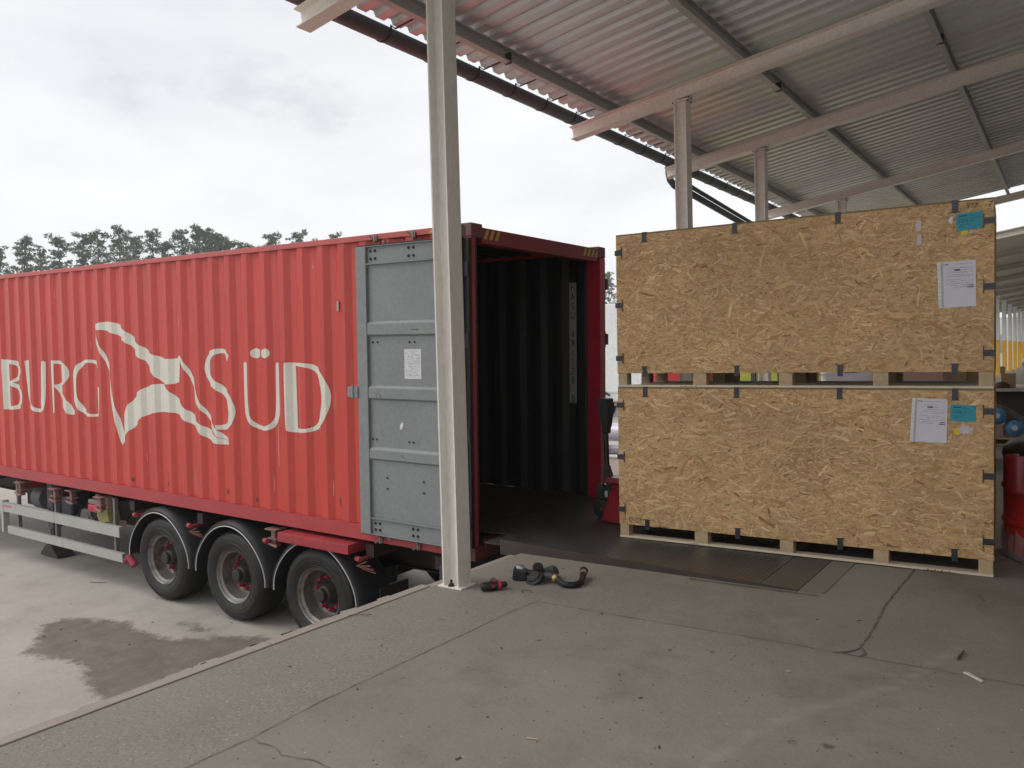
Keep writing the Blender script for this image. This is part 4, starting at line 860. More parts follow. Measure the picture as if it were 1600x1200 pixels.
def crate(z0,seed,label,upper):
    M=Matrix.Translation((1.080,.60,.030))@Matrix.Rotation(yawc,4,'Z')@Matrix.Rotation(tiltc,4,'Y')@Matrix.Translation((0,0,z0))@Matrix.Diagonal((.979,1,1,1))
    c=empty('wooden_crate',label,'crate',M=M,group='stacked wooden crates')
    P0,P1=.113,1.250
    me=osb_panel(CW_,P1-P0,seed); o=bpy.data.objects.new('front_panel',me); COL.objects.link(o); o.parent=c; o.location=(0,0,P0); front=o
    me=osb_panel(CW_,P1-P0,seed+5,N=2500); o=bpy.data.objects.new('back_panel',me); COL.objects.link(o); o.parent=c; o.matrix_local=Matrix.Translation((CW_,CD,P0))@Matrix.Rotation(PI,4,'Z')
    for sx in (0,1):
        me=osb_panel(CD-.026,P1-P0,seed+8+sx,N=4000); o=bpy.data.objects.new('side_panel',me); COL.objects.link(o); o.parent=c
        o.matrix_local=(Matrix.Translation((.0,CD-.013,P0))@Matrix.Rotation(-PI/2,4,'Z')) if sx==0 else (Matrix.Translation((CW_,.013,P0))@Matrix.Rotation(PI/2,4,'Z'))
    mb=MB(); mb.box((.0,.0,P1+.0005),(CW_,CD,P1+.012)); mb.build('lid',edge_m,c)
    mb=MB(); mb.box((.015,.014,P0+.001),(CW_-.015,CD-.014,P0+.02)); mb.build('floor_panel',edge_m,c)
    bu=[(.004,.083),(.663,.772),(1.343,1.443),(2.01,2.111),(2.675,2.762)]
    for v0,v1 in ((.003,.10),(.50,.60),(CD-.10,CD-.003)):
        mb=MB(); mb.box((.0,v0,.0),(CW_-.001,v1,.017)); mb.build('skid_board',woodl,c,bevel=.0015)
        for a,b_ in bu: mb=MB(); mb.box((a,v0+.001,.0175),(b_,v1-.001,P0-.0005)); mb.build('skid_block',woodblk,c,bevel=.0015)
    def clip(u0,u1,za,zb,side,y=-.006):
        mb=MB(); mb.box((u0,y-.0015,za),(u1,y+.001,zb))
        if side=='L': mb.box((u0-.012,y-.0015,za),(u0-.0005,.05,zb)); mb.box((u1,y-.004,za-.024),(u1+.006,y+.001,zb+.024))
        if side=='R': mb.box((u1+.0005,y-.0015,za),(u1+.009,.05,zb)); mb.box((u0-.006,y-.004,za-.024),(u0,y+.001,zb+.024))
        if side=='T': mb.box((u0,y,zb-.003),(u1,.05,zb)); mb.box((u0-.010,y-.004,za-.005),(u1+.010,y+.001,za))
        if side=='B': mb.box((u0-.010,y-.004,zb),(u1+.010,y+.001,zb+.005))
        mb.cyl(((u0+u1)/2,y-.004,(za+zb)/2+.012),((u0+u1)/2,y,(za+zb)/2+.012),.005,n=8)
        mb.build('steel_clip',clipm,c)
    for u in (.252,1.018,1.782,2.532):
        j=random.Random(int(u*100)+seed).uniform(-.006,.006)
        clip(u-.019+j,u+.019+j,P1-.062,P1+.0155,'T'); clip(u-.019-j,u+.019-j,P0-.028,P0+.052,'B')
    for z in (1.112,.678,.238):
        clip(.001,.050,z-.021,z+.021,'L'); clip(2.706,2.764,z-.021,z+.021,'R')
    yy=-.0052
    if upper:
        sp=[(2.423,.856),(2.656,.860),(2.660,.552),(2.432,.545)]; tp=[(2.540,1.172),(2.695,1.180),(2.694,1.068),(2.543,1.058)]
    else:
        sp=[(2.268,1.197),(2.488,1.190),(2.482,.890),(2.250,.896)]; tp=[(2.507,1.157),(2.658,1.150),(2.655,1.040),(2.502,1.045)]
    d=wavy_sheet(sp,yy-.0012,'document_sleeve',paper,c,seed,amp=.0018)
    def lerp(a,b_,q=sp):
        (x0,z0_),(x1,z1_),(x2,z2_),(x3,z3_)=q; b2=1-b_
        return ((1-b2)*((1-a)*x0+a*x1)+b2*((1-a)*x3+a*x2),(1-b2)*((1-a)*z0_+a*z1_)+b2*((1-a)*z3_+a*z2_))
    mb=MB(); ys=yy-.0042
    def bar(a0,a1,b0,b1,mbx,q=sp,y=ys):
        p=[lerp(a0,b0,q),lerp(a1,b0,q),lerp(a1,b1,q),lerp(a0,b1,q)]; mbx.add([(u,y,z) for u,z in p],[(0,1,2,3)])
    r5=random.Random(seed)
    mg=MB(); bar(.005,.085,.01,.99,mg,y=ys+.0012); mg.build('punched_margin',mat('margin_white',(.72,.72,.70),.4,var=.05),d)
    mg=MB(); bar(.088,.15,.015,.985,mg,y=ys+.0012); mg.build('sleeve_fold',mat('fold_grey',(.42,.42,.47),.4,var=.1),d)
    for k in range(10): bar(.035,.055,.06+k*.095,.078+k*.095,mb)
    for k,b_ in enumerate((.93,.85,.80,.75,.70,.665,.60,.56,.51,.47,.43)):
        x=.20+r5.uniform(0,.12)
        while x<.92:
            wd=r5.uniform(.03,.14)
            if r5.random()<.75: bar(x,min(.94,x+wd),b_,b_+.010,mb)
            x+=wd+.015
    mb.build('printed_lines',mat('print_grey',(.36,.36,.42),.6),d)
    mb=MB(); bar(.44,.60,.79,.822,mb,y=ys-.0002); bar(.80,.95,.455,.470,mb,y=ys-.0002); bar(.78,.95,.415,.430,mb,y=ys-.0002); bar(.16,.30,.93,.945,mb,y=ys-.0002); mb.build('bold_print',inkd,d)
    tl=wavy_sheet(tp,yy-.0006,'teal_label',teal,c,seed+3,amp=.0012,n=8)
    mb=MB()
    for a0,a1,b_ in ((.10,.42,.80),(.5,.75,.80),(.5,.88,.66),(.5,.7,.50),(.1,.5,.30),(.1,.3,.2)): bar(a0,a1,b_,b_+(.07 if a0<.2 and b_>.7 else .025),mb,q=tp,y=yy-.0022)
    mb.build('label_print',mat('label_ink',(.01,.09,.13),.6),tl)
    cx,cz=lerp(.26,.54,tp)
    text_mesh('1574',.030,'label_number',inkd,tl,Matrix.Translation((cx,yy-.0026,cz))@Matrix.Rotation(PI/2,4,'X'),thick=.0003)
    def scrap(pts,m,y=yy-.0004): 
        mb=MB(); n=len(pts); mb.prism(pts,1,y,y-.0008); mb.build('torn_label',m,c)
    if upper:
        scrap([(2.292,1.075),(2.325,1.085),(2.323,1.150),(2.300,1.158),(2.290,1.13)],lilac); scrap([(2.294,.985),(2.322,.985),(2.330,1.02),(2.322,1.062),(2.298,1.052)],lilac)
        scrap([(2.487,1.13),(2.515,1.105),(2.520,1.158),(2.505,1.16)],paper); scrap([(2.565,1.030),(2.610,1.035),(2.612,1.062),(2.57,1.055)],yel); scrap([(2.612,1.035),(2.645,1.042),(2.625,1.06)],lilac)
        scrap([(2.575,.965),(2.60,.968),(2.598,.98),(2.58,.978)],yel)
        write('V12',2.60,1.205,.032,yy-.0015,c,.3); write('7',2.725,1.20,.036,yy-.0015,c,.3)
    else:
        pts=[]
        for i in range(22):
            a=2*PI*i/22; rr_=.030 if i%2 else .050; pts.append((2.595+rr_*math.cos(a)*1.1,.985+rr_*math.sin(a)*.8))
        scrap(pts,lilac); scrap([(2.527,.955),(2.558,.948),(2.562,.985),(2.545,1.0),(2.530,.985)],yel,yy-.0016)
        write('2-12,21',.03,.135,.040,yy-.0015,c,.15)
    # scrawl and stamp on skid board
    mb=MB()
    for k in range(7):
        a=(2.36 if not upper else .55)+k*.022
        mb.box((a,.0022,.004),(a+.012,.0029,.007 if k%2 else .012))
    if not upper:
        mb.box((2.34,.0022,.002),(2.56,.0029,.0035)); mb.box((.60,.0022,.006),(.70,.0029,.010))
    mb.build('stamp',mat('stamp_brown',(.20,.12,.07),.8),c)
    return c
crate(0,11,'lower wooden crate of the stack of two, date in marker at its bottom left corner','')
crate(1.2635,37,'upper wooden crate of the stack of two, its teal label near the top right corner',True)

# ------------------------------------------------------------ dock plate
tread=bpy.data.materials.new('tread_plate'); tread.use_nodes=True; t=tread.node_tree; b=t.nodes['Principled BSDF']; N=t.nodes.new; K=t.links.new
tc=N('ShaderNodeTexCoord'); sx=N('ShaderNodeSeparateXYZ'); K(tc.outputs['Object'],sx.inputs[0])
def mth(op,a,b_=None):
    n=N('ShaderNodeMath'); n.operation=op
    for i,v in enumerate((a,b_)):
        if v is None: continue
        if isinstance(v,(int,float)): n.inputs[i].default_value=v
        else: K(v,n.inputs[i])
    return n.outputs[0]
u=mth('ADD',sx.outputs[0],sx.outputs[1]); v=mth('SUBTRACT',sx.outputs[0],sx.outputs[1])
k=PI/.034
a=mth('MULTIPLY',mth('SINE',mth('MULTIPLY',u,k)),mth('SINE',mth('MULTIPLY',v,k)))
h=mth('MAXIMUM',mth('MULTIPLY',a,1.),.15)
bp=N('ShaderNodeBump'); bp.inputs['Strength'].default_value=1; bp.inputs['Distance'].default_value=.02; K(h,bp.inputs['Height']); K(bp.outputs[0],b.inputs['Normal'])
nn=N('ShaderNodeTexNoise'); nn.inputs['Scale'].default_value=2.2; nn.inputs['Detail'].default_value=9; nn.inputs['Roughness'].default_value=.65; K(tc.outputs['Object'],nn.inputs['Vector'])
cr=N('ShaderNodeValToRGB'); cr.color_ramp.elements[0].position=.35; cr.color_ramp.elements[0].color=(.040,.040,.037,1); cr.color_ramp.elements[1].position=.68; cr.color_ramp.elements[1].color=(.10,.10,.092,1); K(nn.outputs['Fac'],cr.inputs[0])
mx=N('ShaderNodeMixRGB'); mx.inputs['Color2'].default_value=(.26,.26,.25,1); K(mth('MULTIPLY',mth('MAXIMUM',mth('SUBTRACT',a,.55),0),1.2),mx.inputs['Fac']); K(cr.outputs[0],mx.inputs['Color1']); K(mx.outputs[0],b.inputs['Base Color'])
b.inputs['Metallic'].default_value=.35; mr=N('ShaderNodeMapRange'); mr.inputs['To Min'].default_value=.22; mr.inputs['To Max'].default_value=.42; K(nn.outputs['Fac'],mr.inputs['Value']); K(mr.outputs[0],b.inputs['Roughness'])
dpk=empty('dock_plate','dark steel tread plate ramp bridging from the platform into the open container','dock plate',(0,0,0))
def slab(pts_top,thk,name,m,parent,y0,y1):
    mb=MB(); n=len(pts_top); vs=[(x,y,z) for y in (y0,y1) for x,z in pts_top]+[(x,y,z-thk) for y in (y0,y1) for x,z in pts_top]
    fs=[(i,i+1,n+i+1,n+i) for i in range(n-1)]+[(2*n+i,3*n+i,3*n+i+1,2*n+i+1) for i in range(n-1)]
    fs+=[(i,2*n+i,2*n+i+1,i+1) for i in range(n-1)]+[(n+i,n+i+1,3*n+i+1,3*n+i) for i in range(n-1)]+[(0,n,3*n,2*n),(n-1,3*n-1,4*n-1,2*n-1)]
    mb.add(vs,fs); return mb.build(name,m,parent)
slab([(.22,.044),(.60,.036),(1.03,.028),(1.8,.018),(2.50,.009)],.006,'plate',tread,dpk,-.165,2.15)
slab([(-.45,-.008),(-.20,.030),(.218,.043)],.008,'lip',tread,dpk,.20,2.22)
mb=MB(); vs=[]
for y in (-.185,-.168):
    vs+=[(.40,y,-.03),(2.76,y,.0015),(2.76,y,.009),(2.2,y,.024),(1.6,y,.050),(1.0,y,.068),(.40,y,.088)]
n=7; mb.add(vs,[tuple(range(n)),tuple(range(2*n-1,n-1,-1))]+[(i,n+i,n+(i+1)%n,(i+1)%n) for i in range(n)])
mb.build('side_rail',platebrown,dpk)
mb=MB(); mb.box((2.505,-.163,.0015),(2.76,2.15,.007)); mb.build('toe_strip',dkgrey if 0 else mat('toe_steel',(.10,.098,.088),.55,var=.2,scale=3,metal=.2),dpk)
mb=MB(); mb.box((2.765,-.163,.001),(2.92,2.15,.004)); mb.build('rear_strip',mat('strip_concrete',(.19,.18,.155),.8,var=.15,scale=5),dpk)

# ------------------------------------------------------------ pallet jack
pj=empty('pallet_jack','red hand pallet jack with upright black handle parked against the crate end','pallet jack',(.70,1.25,.03))
mb=MB(); mb.prism([(-.01,.10),(.32,.10),(.32,.42),(.10,.40)],1,-.26,.26) if 0 else mb.add([(-.045,-.20,.015),(-.045,.20,.015),(.30,.27,.015),(.30,-.27,.015),(.045,-.14,.345),(.045,.14,.345),(.30,.22,.345),(.30,-.22,.345)],[(0,3,2,1),(4,5,6,7),(0,1,5,4),(1,2,6,5),(2,3,7,6),(3,0,4,7)])
mb.build('body',jred,pj,bevel=.006)
mb=MB(); mb.box((-.035,-.13,.352),(.30,.13,.405)); mb.build('head_plate',jred,pj,bevel=.008)
for sy in (-.17,.17):
    mb=MB(); mb.box((.28,sy-.08,.035),(1.45,sy+.08,.085)); mb.build('fork',jred,pj,bevel=.008)
for sy in (-.055,.055):
    mb=MB(); mb.lathe([(0,-.024),(.07,-.024),(.092,-.020),(.097,-.010),(.097,.010),(.092,.020),(.07,.024),(0,.024)],Matrix.Translation((-.10,sy,.095))@Matrix.Rotation(PI/2,4,'X'),n=28); mb.build('steer_wheel',rubber,pj,smooth=True)
mb=MB(); mb.box((-.13,-.028,.10),(-.06,.028,.18)); mb.cyl((-.10,-.09,.095),(-.10,.09,.095),.014,n=10); mb.box((-.12,-.05,.17),(.0,.05,.215)); mb.build('steer_fork',jred,pj,bevel=.004)
mb=MB(); mb.cyl((-.055,0,.20),(-.055,0,.34),.05,n=18); mb.cyl((-.01,0,.205),(-.01,0,.353),.016,n=14); mb.box((-.165,-.06,.19),(-.02,.06,.30)); mb.cyl((-.12,-.07,.29),(-.12,.07,.29),.045,n=14); mb.build('pump',black,pj,bevel=.006)
mb=MB(); mb.cyl((-.06,-.075,.335),(-.06,-.07,.335),.010,n=8); mb.box((-.075,-.064,.215),(-.045,-.0605,.27)); mb.build('pump_plate',chrome,pj)
mb=MB(); mb.add([(-.115,-.05,.22),(-.115,.05,.22),(.02,.05,.22),(.02,-.05,.22),(-.10,-.022,.50),(-.10,.022,.50),(-.055,.022,.50),(-.055,-.022,.50)],[(0,3,2,1),(4,5,6,7),(0,1,5,4),(1,2,6,5),(2,3,7,6),(3,0,4,7)])
mb.tube([(-.078,0,.48),(-.082,0,.80),(-.075,0,1.0)],.024,n=14); mb.add([(-.10,-.05,.86),(-.045,-.05,.86),(-.045,.05,.86),(-.10,.05,.86),(-.125,-.07,1.09),(-.02,-.07,1.09),(-.02,.07,1.09),(-.125,.07,1.09)],[(0,3,2,1),(4,5,6,7),(0,1,5,4),(1,2,6,5),(2,3,7,6),(3,0,4,7)])
mb.build('handle_shaft',black,pj,smooth=True)
mb=MB(); ring=[]
for i in range(29):
    t=-PI/2+2*PI*i/28; ring.append((-.072+.0*math.sin(t),.095*math.cos(t)*(1 if abs(math.cos(t))<.98 else 1),1.045+.085*math.sin(t)))
mb.add([(-.105,-.035,.80),(-.045,-.035,.80),(-.045,.035,.80),(-.105,.035,.80),(-.135,-.075,1.13),(-.03,-.075,1.13),(-.03,.075,1.13),(-.135,.075,1.13)],[(0,3,2,1),(4,5,6,7),(0,1,5,4),(1,2,6,5),(2,3,7,6),(3,0,4,7)])
mb.build('grip_loop',black,pj,smooth=False,bevel=.012)

# ------------------------------------------------------------ things lying on the platform
dr=empty('cordless_driver','small black and red cordless driver lying on the platform beside the near post','power tool',(1.03,-1.14,.0),rz=R(52))
mb=MB(); X=Matrix.Rotation(PI/2,4,'Y'); mb.lathe([(.0,-.085),(.024,-.083),(.030,-.070),(.031,-.045),(.026,-.042),(.026,-.036),(.031,-.033),(.032,.02),(.029,.035)],Matrix.Translation((0,0,.033))@X,n=20); mb.build('motor_housing',black,dr,smooth=True)
mb=MB(); mb.lathe([(.0305,.030),(.031,.034),(.029,.052),(.022,.055)],Matrix.Translation((0,0,.033))@X,n=20); mb.build('collar',mat('collar_red',(.55,.03,.07),.4,var=.1),dr,smooth=True)
mb=MB(); mb.lathe([(.020,.053),(.021,.085),(.014,.096),(.0,.097)],Matrix.Translation((0,0,.033))@X,n=18); mb.build('chuck',black,dr,smooth=True)
mb=MB(); mb.tube([(.015,.0,.040),(.025,.05,.036),(.030,.11,.034)],[.020,.018,.022],n=12); mb.build('grip',dkgrey,dr,smooth=True)
mb=MB(); mb.box((-.0,-.012,.062),(.03,.012,.070)); mb.box((-.015,-.0325,.03),(.0,-.0315,.05)); mb.build('red_trim',mat('trim_red',(.45,.03,.06),.4),dr)
va=empty('air_line_fitting','black trailer air line coupling with short hose and brass ends lying on the platform','hose fitting',(1.14,-.78,0))
mb=MB(); Mx=Matrix.Translation((-.105,-.045,.045))@Matrix.Rotation(R(30),4,'Z')@Matrix.Rotation(R(8),4,'Y'); mb.box((-.05,-.045,-.045),(.05,.045,.035),Mx); mb.build('valve_body',black,va,bevel=.012)
mb=MB(); mb.cyl(Mx@Vector((0,.0,.035)),Mx@Vector((0,.0,.055)),.036,.030,n=20); mb.build('valve_cap',mat('silver_grey',(.42,.44,.44),.3,metal=.5,var=.2,scale=30),va,bevel=.003)
mb=MB(); mb.tube([(-.06,-.02,.05),(0,.0,.05),(.05,.03,.05)],.022,n=12); mb.lathe([(0,-.06),(.035,-.058),(.04,-.04),(.03,-.03),(.03,.03),(.04,.04),(.035,.055),(0,.057)],Matrix.Translation((.01,.0,.06))@Matrix.Rotation(R(25),4,'Y')@Matrix.Rotation(R(20),4,'X'),n=18); mb.build('coupling_head',black,va,smooth=True)
mb=MB(); mb.lathe([(0,-.012),(.06,-.012),(.068,-.004),(.068,.008),(.05,.016),(.045,.026),(0,.028)],Matrix.Translation((.035,-.07,.032))@Matrix.Rotation(R(35),4,'X')@Matrix.Rotation(R(-12),4,'Y'),n=26); mb.build('rubber_disc',rubber,va,smooth=True)
mb=MB(); mb.tube([(.03,.06,.045),(.075,.115,.055)],[.028,.034],n=14); mb.lathe([(0,0),(.028,0),(.034,.01),(.034,.045),(.02,.055),(0,.056)],Matrix.Translation((.06,.10,.035))@Matrix.Rotation(R(60),4,'Y'),n=18); mb.build('handle_cap',dkgrey,va,smooth=True)
mb=MB(); mb.tube([(.07,-.03,.045),(.12,-.02,.05),(.165,-.01,.045)],[.02,.026,.024],n=14); mb.build('neck',dkgrey,va,smooth=True)
for p,q in (((.158,-.02,.042),(.195,-.025,.040)),((.285,.16,.040),(.268,.195,.046))):
    mb=MB(); mb.cyl(p,q,.024,n=8); mb.cyl(Vector(p).lerp(Vector(q),.3),Vector(p).lerp(Vector(q),.7),.028,n=16); mb.build('brass_ferrule',brass,va)
mb=MB(); mb.cyl((.268,.195,.046),(.262,.21,.049),.022,n=16); mb.cyl((.262,.21,.049),(.259,.217,.050),.03,n=16); mb.build('end_ring',hub_m,va)
mb=MB(); mb.tube([(.19,-.024,.040),(.235,-.06,.030),(.285,-.075,.024),(.325,-.055,.023),(.345,-.01,.023),(.335,.05,.026),(.312,.11,.033),(.288,.155,.040)],.021,n=14); mb.build('hose',rubber,va,smooth=True)
# splinters and offcuts
def splinter(x,y,L0,w,ang,label,m=shavings,h=.004,z=.003):
    mb=MB(); mb.prism([(-L0/2,-w/2),(L0/2,-w*.35),(L0/2*.96,w*.2),(-L0/2*.9,w/2)],2,0,h)
    o=mb.build('wood_splinter',m); o.location=(x,y,z); o.rotation_euler=(.02,-.03,ang); tag(o,label,'splinter',group='splinters on the concrete'); return o
splinter(3.845,-1.185,.12,.022,-.85,'pale flat wood splinter lying across the far end of the platform joint',mat('pale_offcut',(.62,.56,.46),.8,var=.2,scale=50),h=.006)
splinter(3.763,-.92,.13,.008,1.45,'dark thin wood splinter standing off the joint on the crate side',mat('dark_offcut',(.12,.08,.05),.8,var=.2,scale=50),h=.012)
splinter(3.757,.22,.15,.018,-1.3,'brown wood splinter lying before the right end of the lower crate',mat('brown_offcut',(.20,.15,.10),.8,var=.2,scale=50))
splinter(.645,-1.99,.15,.006,.55,'thin dark twig lying across the kerb edge of the platform',mat('twig_brown',(.16,.12,.09),.8,var=.2,scale=50),z=.007)
splinter(2.43,-2.78,.05,.006,.3,'tiny pale splinter at the near end of the platform')
splinter(3.10,-1.55,.02,.012,.9,'small light wood chip on the open middle of the platform')
o=splinter(-5.99,-.13,.26,.012,.35,'long dark stick lying on the yard in front of the first wheel',mat('dark_stick',(.06,.045,.035),.8,var=.2,scale=50)); o.location.z=yard_z(-5.99,-.13)+.006; o.rotation_euler=(0,-.028,.35)
mb=MB(); mb.tube([(1.245+.045*math.cos(t)*.8,-1.06+.03*math.sin(t),.004) for t in [i*.55 for i in range(10)]],.0018,n=5); o=mb.build('wire_loop',steel); tag(o,'small loop of thin wire lying by the air line fitting','wire')
mb=MB(); rg=random.Random(8)
def crumb(x,y,s_,z):
    mb.add([(x+s_*rg.uniform(-1,1),y+s_*rg.uniform(-1,1),z) for _ in range(3)]+[(x,y,z+s_*rg.uniform(.4,.9))],[(0,1,3),(1,2,3),(2,0,3),(0,2,1)])
for i in range(420): 
    x=rg.uniform(.62,1.42) if i%3 else rg.uniform(1.4,4.2); crumb(x,rg.uniform(-4.2,.0),rg.uniform(.002,.006),.0015)
for i in range(240):
    x,y=rg.uniform(-6.5,-1.5),rg.uniform(-2.6,.0); crumb(x,y,rg.uniform(.004,.011),yard_z(x,y)+.001)
o=mb.build('grit',mat('grit_stone',(.34,.31,.27),.9,var=.5,scale=3)); tag(o,'loose grit and small stones scattered over the concrete','grit',kind='stuff')
mb=MB()
for i in range(16):
    x,y=rg.uniform(-6.5,-1.5),rg.uniform(-2.6,.0); s_=rg.uniform(.008,.022); M=Matrix.Translation((x,y,yard_z(x,y)+.003))@Matrix.Rotation(rg.uniform(0,6),4,'Z'); mb.box((-s_,-.004,0),(s_,.004,.004),M)
for i in range(26):
    x,y=rg.uniform(.7,4.2),rg.uniform(-4.,.0); s_=rg.uniform(.004,.014); M=Matrix.Translation((x,y,.003))@Matrix.Rotation(rg.uniform(0,6),4,'Z'); mb.box((-s_,-.0025,0),(s_,.0025,.003),M)
o=mb.build('debris',mat('debris_dark',(.07,.055,.045),.9,var=.4,scale=5)); tag(o,'dark bits of bark and dirt scattered over the concrete','debris',kind='stuff')

# ------------------------------------------------------------ right edge: drum, wrapped goods, table
dm=empty('red_drum','large scuffed red steel drum with black lid and rim, standing right of the crates','drum',(4.27,1.62,0))
mb=MB(); pr=[(0,.03),(.46,.03),(.485,.05)]
for z in (.27,.52): pr+=[(.485,z-.025),(.497,z-.012),(.497,z+.012),(.485,z+.025)]
pr+=[(.485,.72),(.478,.76),(.455,.80),(.40,.83),(0,.83)]
mb.lathe(pr,Matrix.Identity(4),n=56); mb.build('shell',drumred,dm,smooth=True)
mb=MB(); mb.lathe([(.488,.735),(.492,.75),(.484,.79),(.45,.835),(.38,.865),(.0,.87),(.0,.84),(.38,.83),(.455,.795),(.478,.745)],Matrix.Identity(4),n=56); mb.build('lid',black,dm,smooth=True)
mb=MB(); M=Matrix.Translation((-.36,-.40,.52)); mb.lathe([(.0,.0),(.085,.0),(.085,.25),(.080,.26),(.078,.26),(.074,.25),(.074,.20),(.0,.20)],M,n=26); mb.build('tool_socket',jred,dm,smooth=True)
mb=MB(); mb.box((-.385,-.49,.60),(-.378,-.482,.66)); mb.build('slot',rubber,dm)
mb=MB(); vs=[]
for i in range(30):
    t=PI*.95+PI*.65*i/29; 
    for z in (.012,.20+.03*math.sin(i*1.7)): rr_=.492+.012*math.sin(i*2.3+z*20); vs.append((rr_*math.cos(t),rr_*math.sin(t),z))
mb.add(vs,[(2*i,2*i+2,2*i+3,2*i+1) for i in range(29)]); mb.build('film_wrap',film,dm,smooth=True)
# pallet of blue rolls under film
bp_=empty('goods_pallet','pallet of blue netted balls under clear film, on the floor beyond the crates','pallet',(3.42,9.75,0))
mb=MB()
for k in range(7): mb.box((-.6,-.4+k*.12,.10),(.6,-.31+k*.12,.122))
for k in (-.35,0,.35): mb.box((-.6,k-.05,0),(.6,k+.05,.018)); [mb.box((a-.06,k-.05,.0185),(a+.06,k+.05,.0995)) for a in (-.53,0,.53)]
mb.build('boards',wood,bp_)
r6=random.Random(5)
def ball(x,y,z,r_,label):
    e=empty('blue_ball',label,'ball',(3.42+x,9.75+y,z)); mb=MB()
    pr=[(r_*math.cos(a)*(1+.03*math.sin(9*a)),r_*.9*math.sin(a)) for a in [-PI/2+PI*i/14 for i in range(15)]]
    M=Matrix.Rotation(R(80),4,'X'); mb.lathe([(abs(a),b_) for a,b_ in pr],M,n=24); mb.build('net',blue,e,smooth=True)
    mb=MB(); mb.lathe([(0,.905*r_),(.32*r_,.90*r_),(.34*r_,.84*r_)],M,n=18); mb.build('cap',paper,e,smooth=True); return e
ball(.02,-.28,.255,.13,'blue netted ball lowest and rightmost on the pallet')
ball(-.22,-.22,.44,.13,'blue netted ball leaning high against the cartons, left of the other ball')
mb=MB(); mb.box((-.58,-.30,.123),(-.14,.35,.30)); o=mb.build('carton',pink,None,bevel=.004); o.location=(3.42,9.75,0); tag(o,'pinkish carton on the pallet of blue balls','box')
mb=MB(); vs=[]; r7=random.Random(4)
prf=[(-.62,.80),(-.40,.74),(-.25,.62),(-.05,.48),(.12,.36),(.28,.16),(.33,.0)]
for j in range(6):
    for i,(a,z) in enumerate(prf): vs.append((a+r7.uniform(-.02,.02),-.45+j*.17,z+r7.uniform(-.02,.02)))
n=len(prf); mb.add(vs,[(j*n+i,j*n+i+1,(j+1)*n+i+1,(j+1)*n+i) for j in range(5) for i in range(n-1)]); mb.build('film_cover',film,bp_,smooth=True)
# work table with grey wrapped bundle
tb=empty('work_table','work table with a pale top and dark cupboard body, behind the crates at the right','table',(4.05,11.2,0))
mb=MB(); mb.box((-1.1,-.9,.80),(1.3,.9,.85)); mb.build('tabletop',mat('table_top',(.50,.48,.44),.6,var=.1),tb,bevel=.006)
mb=MB(); mb.box((-.95,-.55,.0),(1.2,.8,.798)); mb.build('cupboard',mat('cupboard_brown',(.075,.06,.045),.7,var=.2),tb)
for x in (-1.02,1.2): mb=MB(); mb.box((x,-.85,0),(x+.06,-.79,.798)); mb.build('leg',steel,tb)
wp=empty('wrapped_bundle','grey film wrapped bundle shaped like a pedestal standing on the work table','bundle',(3.86,11.0,.852))
mb=MB(); mb.lathe([(0,0),(.20,.0),(.17,.08),(.14,.18),(.16,.24),(.30,.30),(.40,.36),(.42,.42),(.38,.47),(0,.49)],Matrix.Identity(4),n=18)
for i,v in enumerate(mb.v): d=noise.noise(Vector(v)*6)*.03; mb.v[i]=(v[0]+d,v[1]-d,v[2]+d*.5 if v[2]>.01 else v[2])
mb.build('film',mat('bundle_grey',(.42,.42,.43),.35,var=.2,scale=6,bump=.5,bscale=12),wp,smooth=True)
mb=MB(); mb.box((-.10,-.12,0),(.10,.12,.24)); mb.box((-.12,-.05,.24),(-.05,.05,.36)); o=mb.build('carton',card,None,bevel=.003); o.location=(3.28,10.75,.852); tag(o,'small open brown carton on the work table beside the wrapped bundle','box')
mb=MB(); mb.lathe([(0,0),(.10,.0),(.12,.05),(.07,.10),(0,.11)],Matrix.Identity(4),n=14); o=mb.build('cable_coil',mat('coil_brown',(.10,.05,.03),.6,var=.3,scale=20),None,smooth=True); o.location=(3.20,10.50,.852); tag(o,'dark brown coil lying on the work table at the edge by the crates','coil')
# goods behind the crates, glimpsed through the pallet gap
ibc=empty('liquid_tote','white plastic liquid tote in a grey wire cage, behind the crates','tote',(1.33,8.7,.35))
mb=MB(); mb.box((-.5,-.55,.15),(.5,.55,1.15)); mb.build('tank',mat('tote_white',(.80,.81,.80),.4,var=.05),ibc,bevel=.05)
mb=MB()
for k in range(7): mb.cyl((-.53,-.58,.16+k*.165),(.53,-.58,.16+k*.165),.009,n=6); mb.cyl((-.53,.58,.16+k*.165),(.53,.58,.16+k*.165),.009,n=6)
for k in range(9): mb.cyl((-.52+k*.13,-.585,.14),(-.52+k*.13,-.585,1.17),.009,n=6); mb.cyl((-.52+k*.13,.585,.14),(-.52+k*.13,.585,1.17),.009,n=6)
mb.build('cage',chrome,ibc); mb=MB(); mb.box((-.5,-.55,-.35),(.5,.55,.12)); mb.build('skid',wood,ibc)
mb=MB(); mb.box((-.15,-.60,1.0),(.05,-.592,1.05)); mb.build('red_tag',mat('tag_red',(.6,.12,.08),.5),ibc)
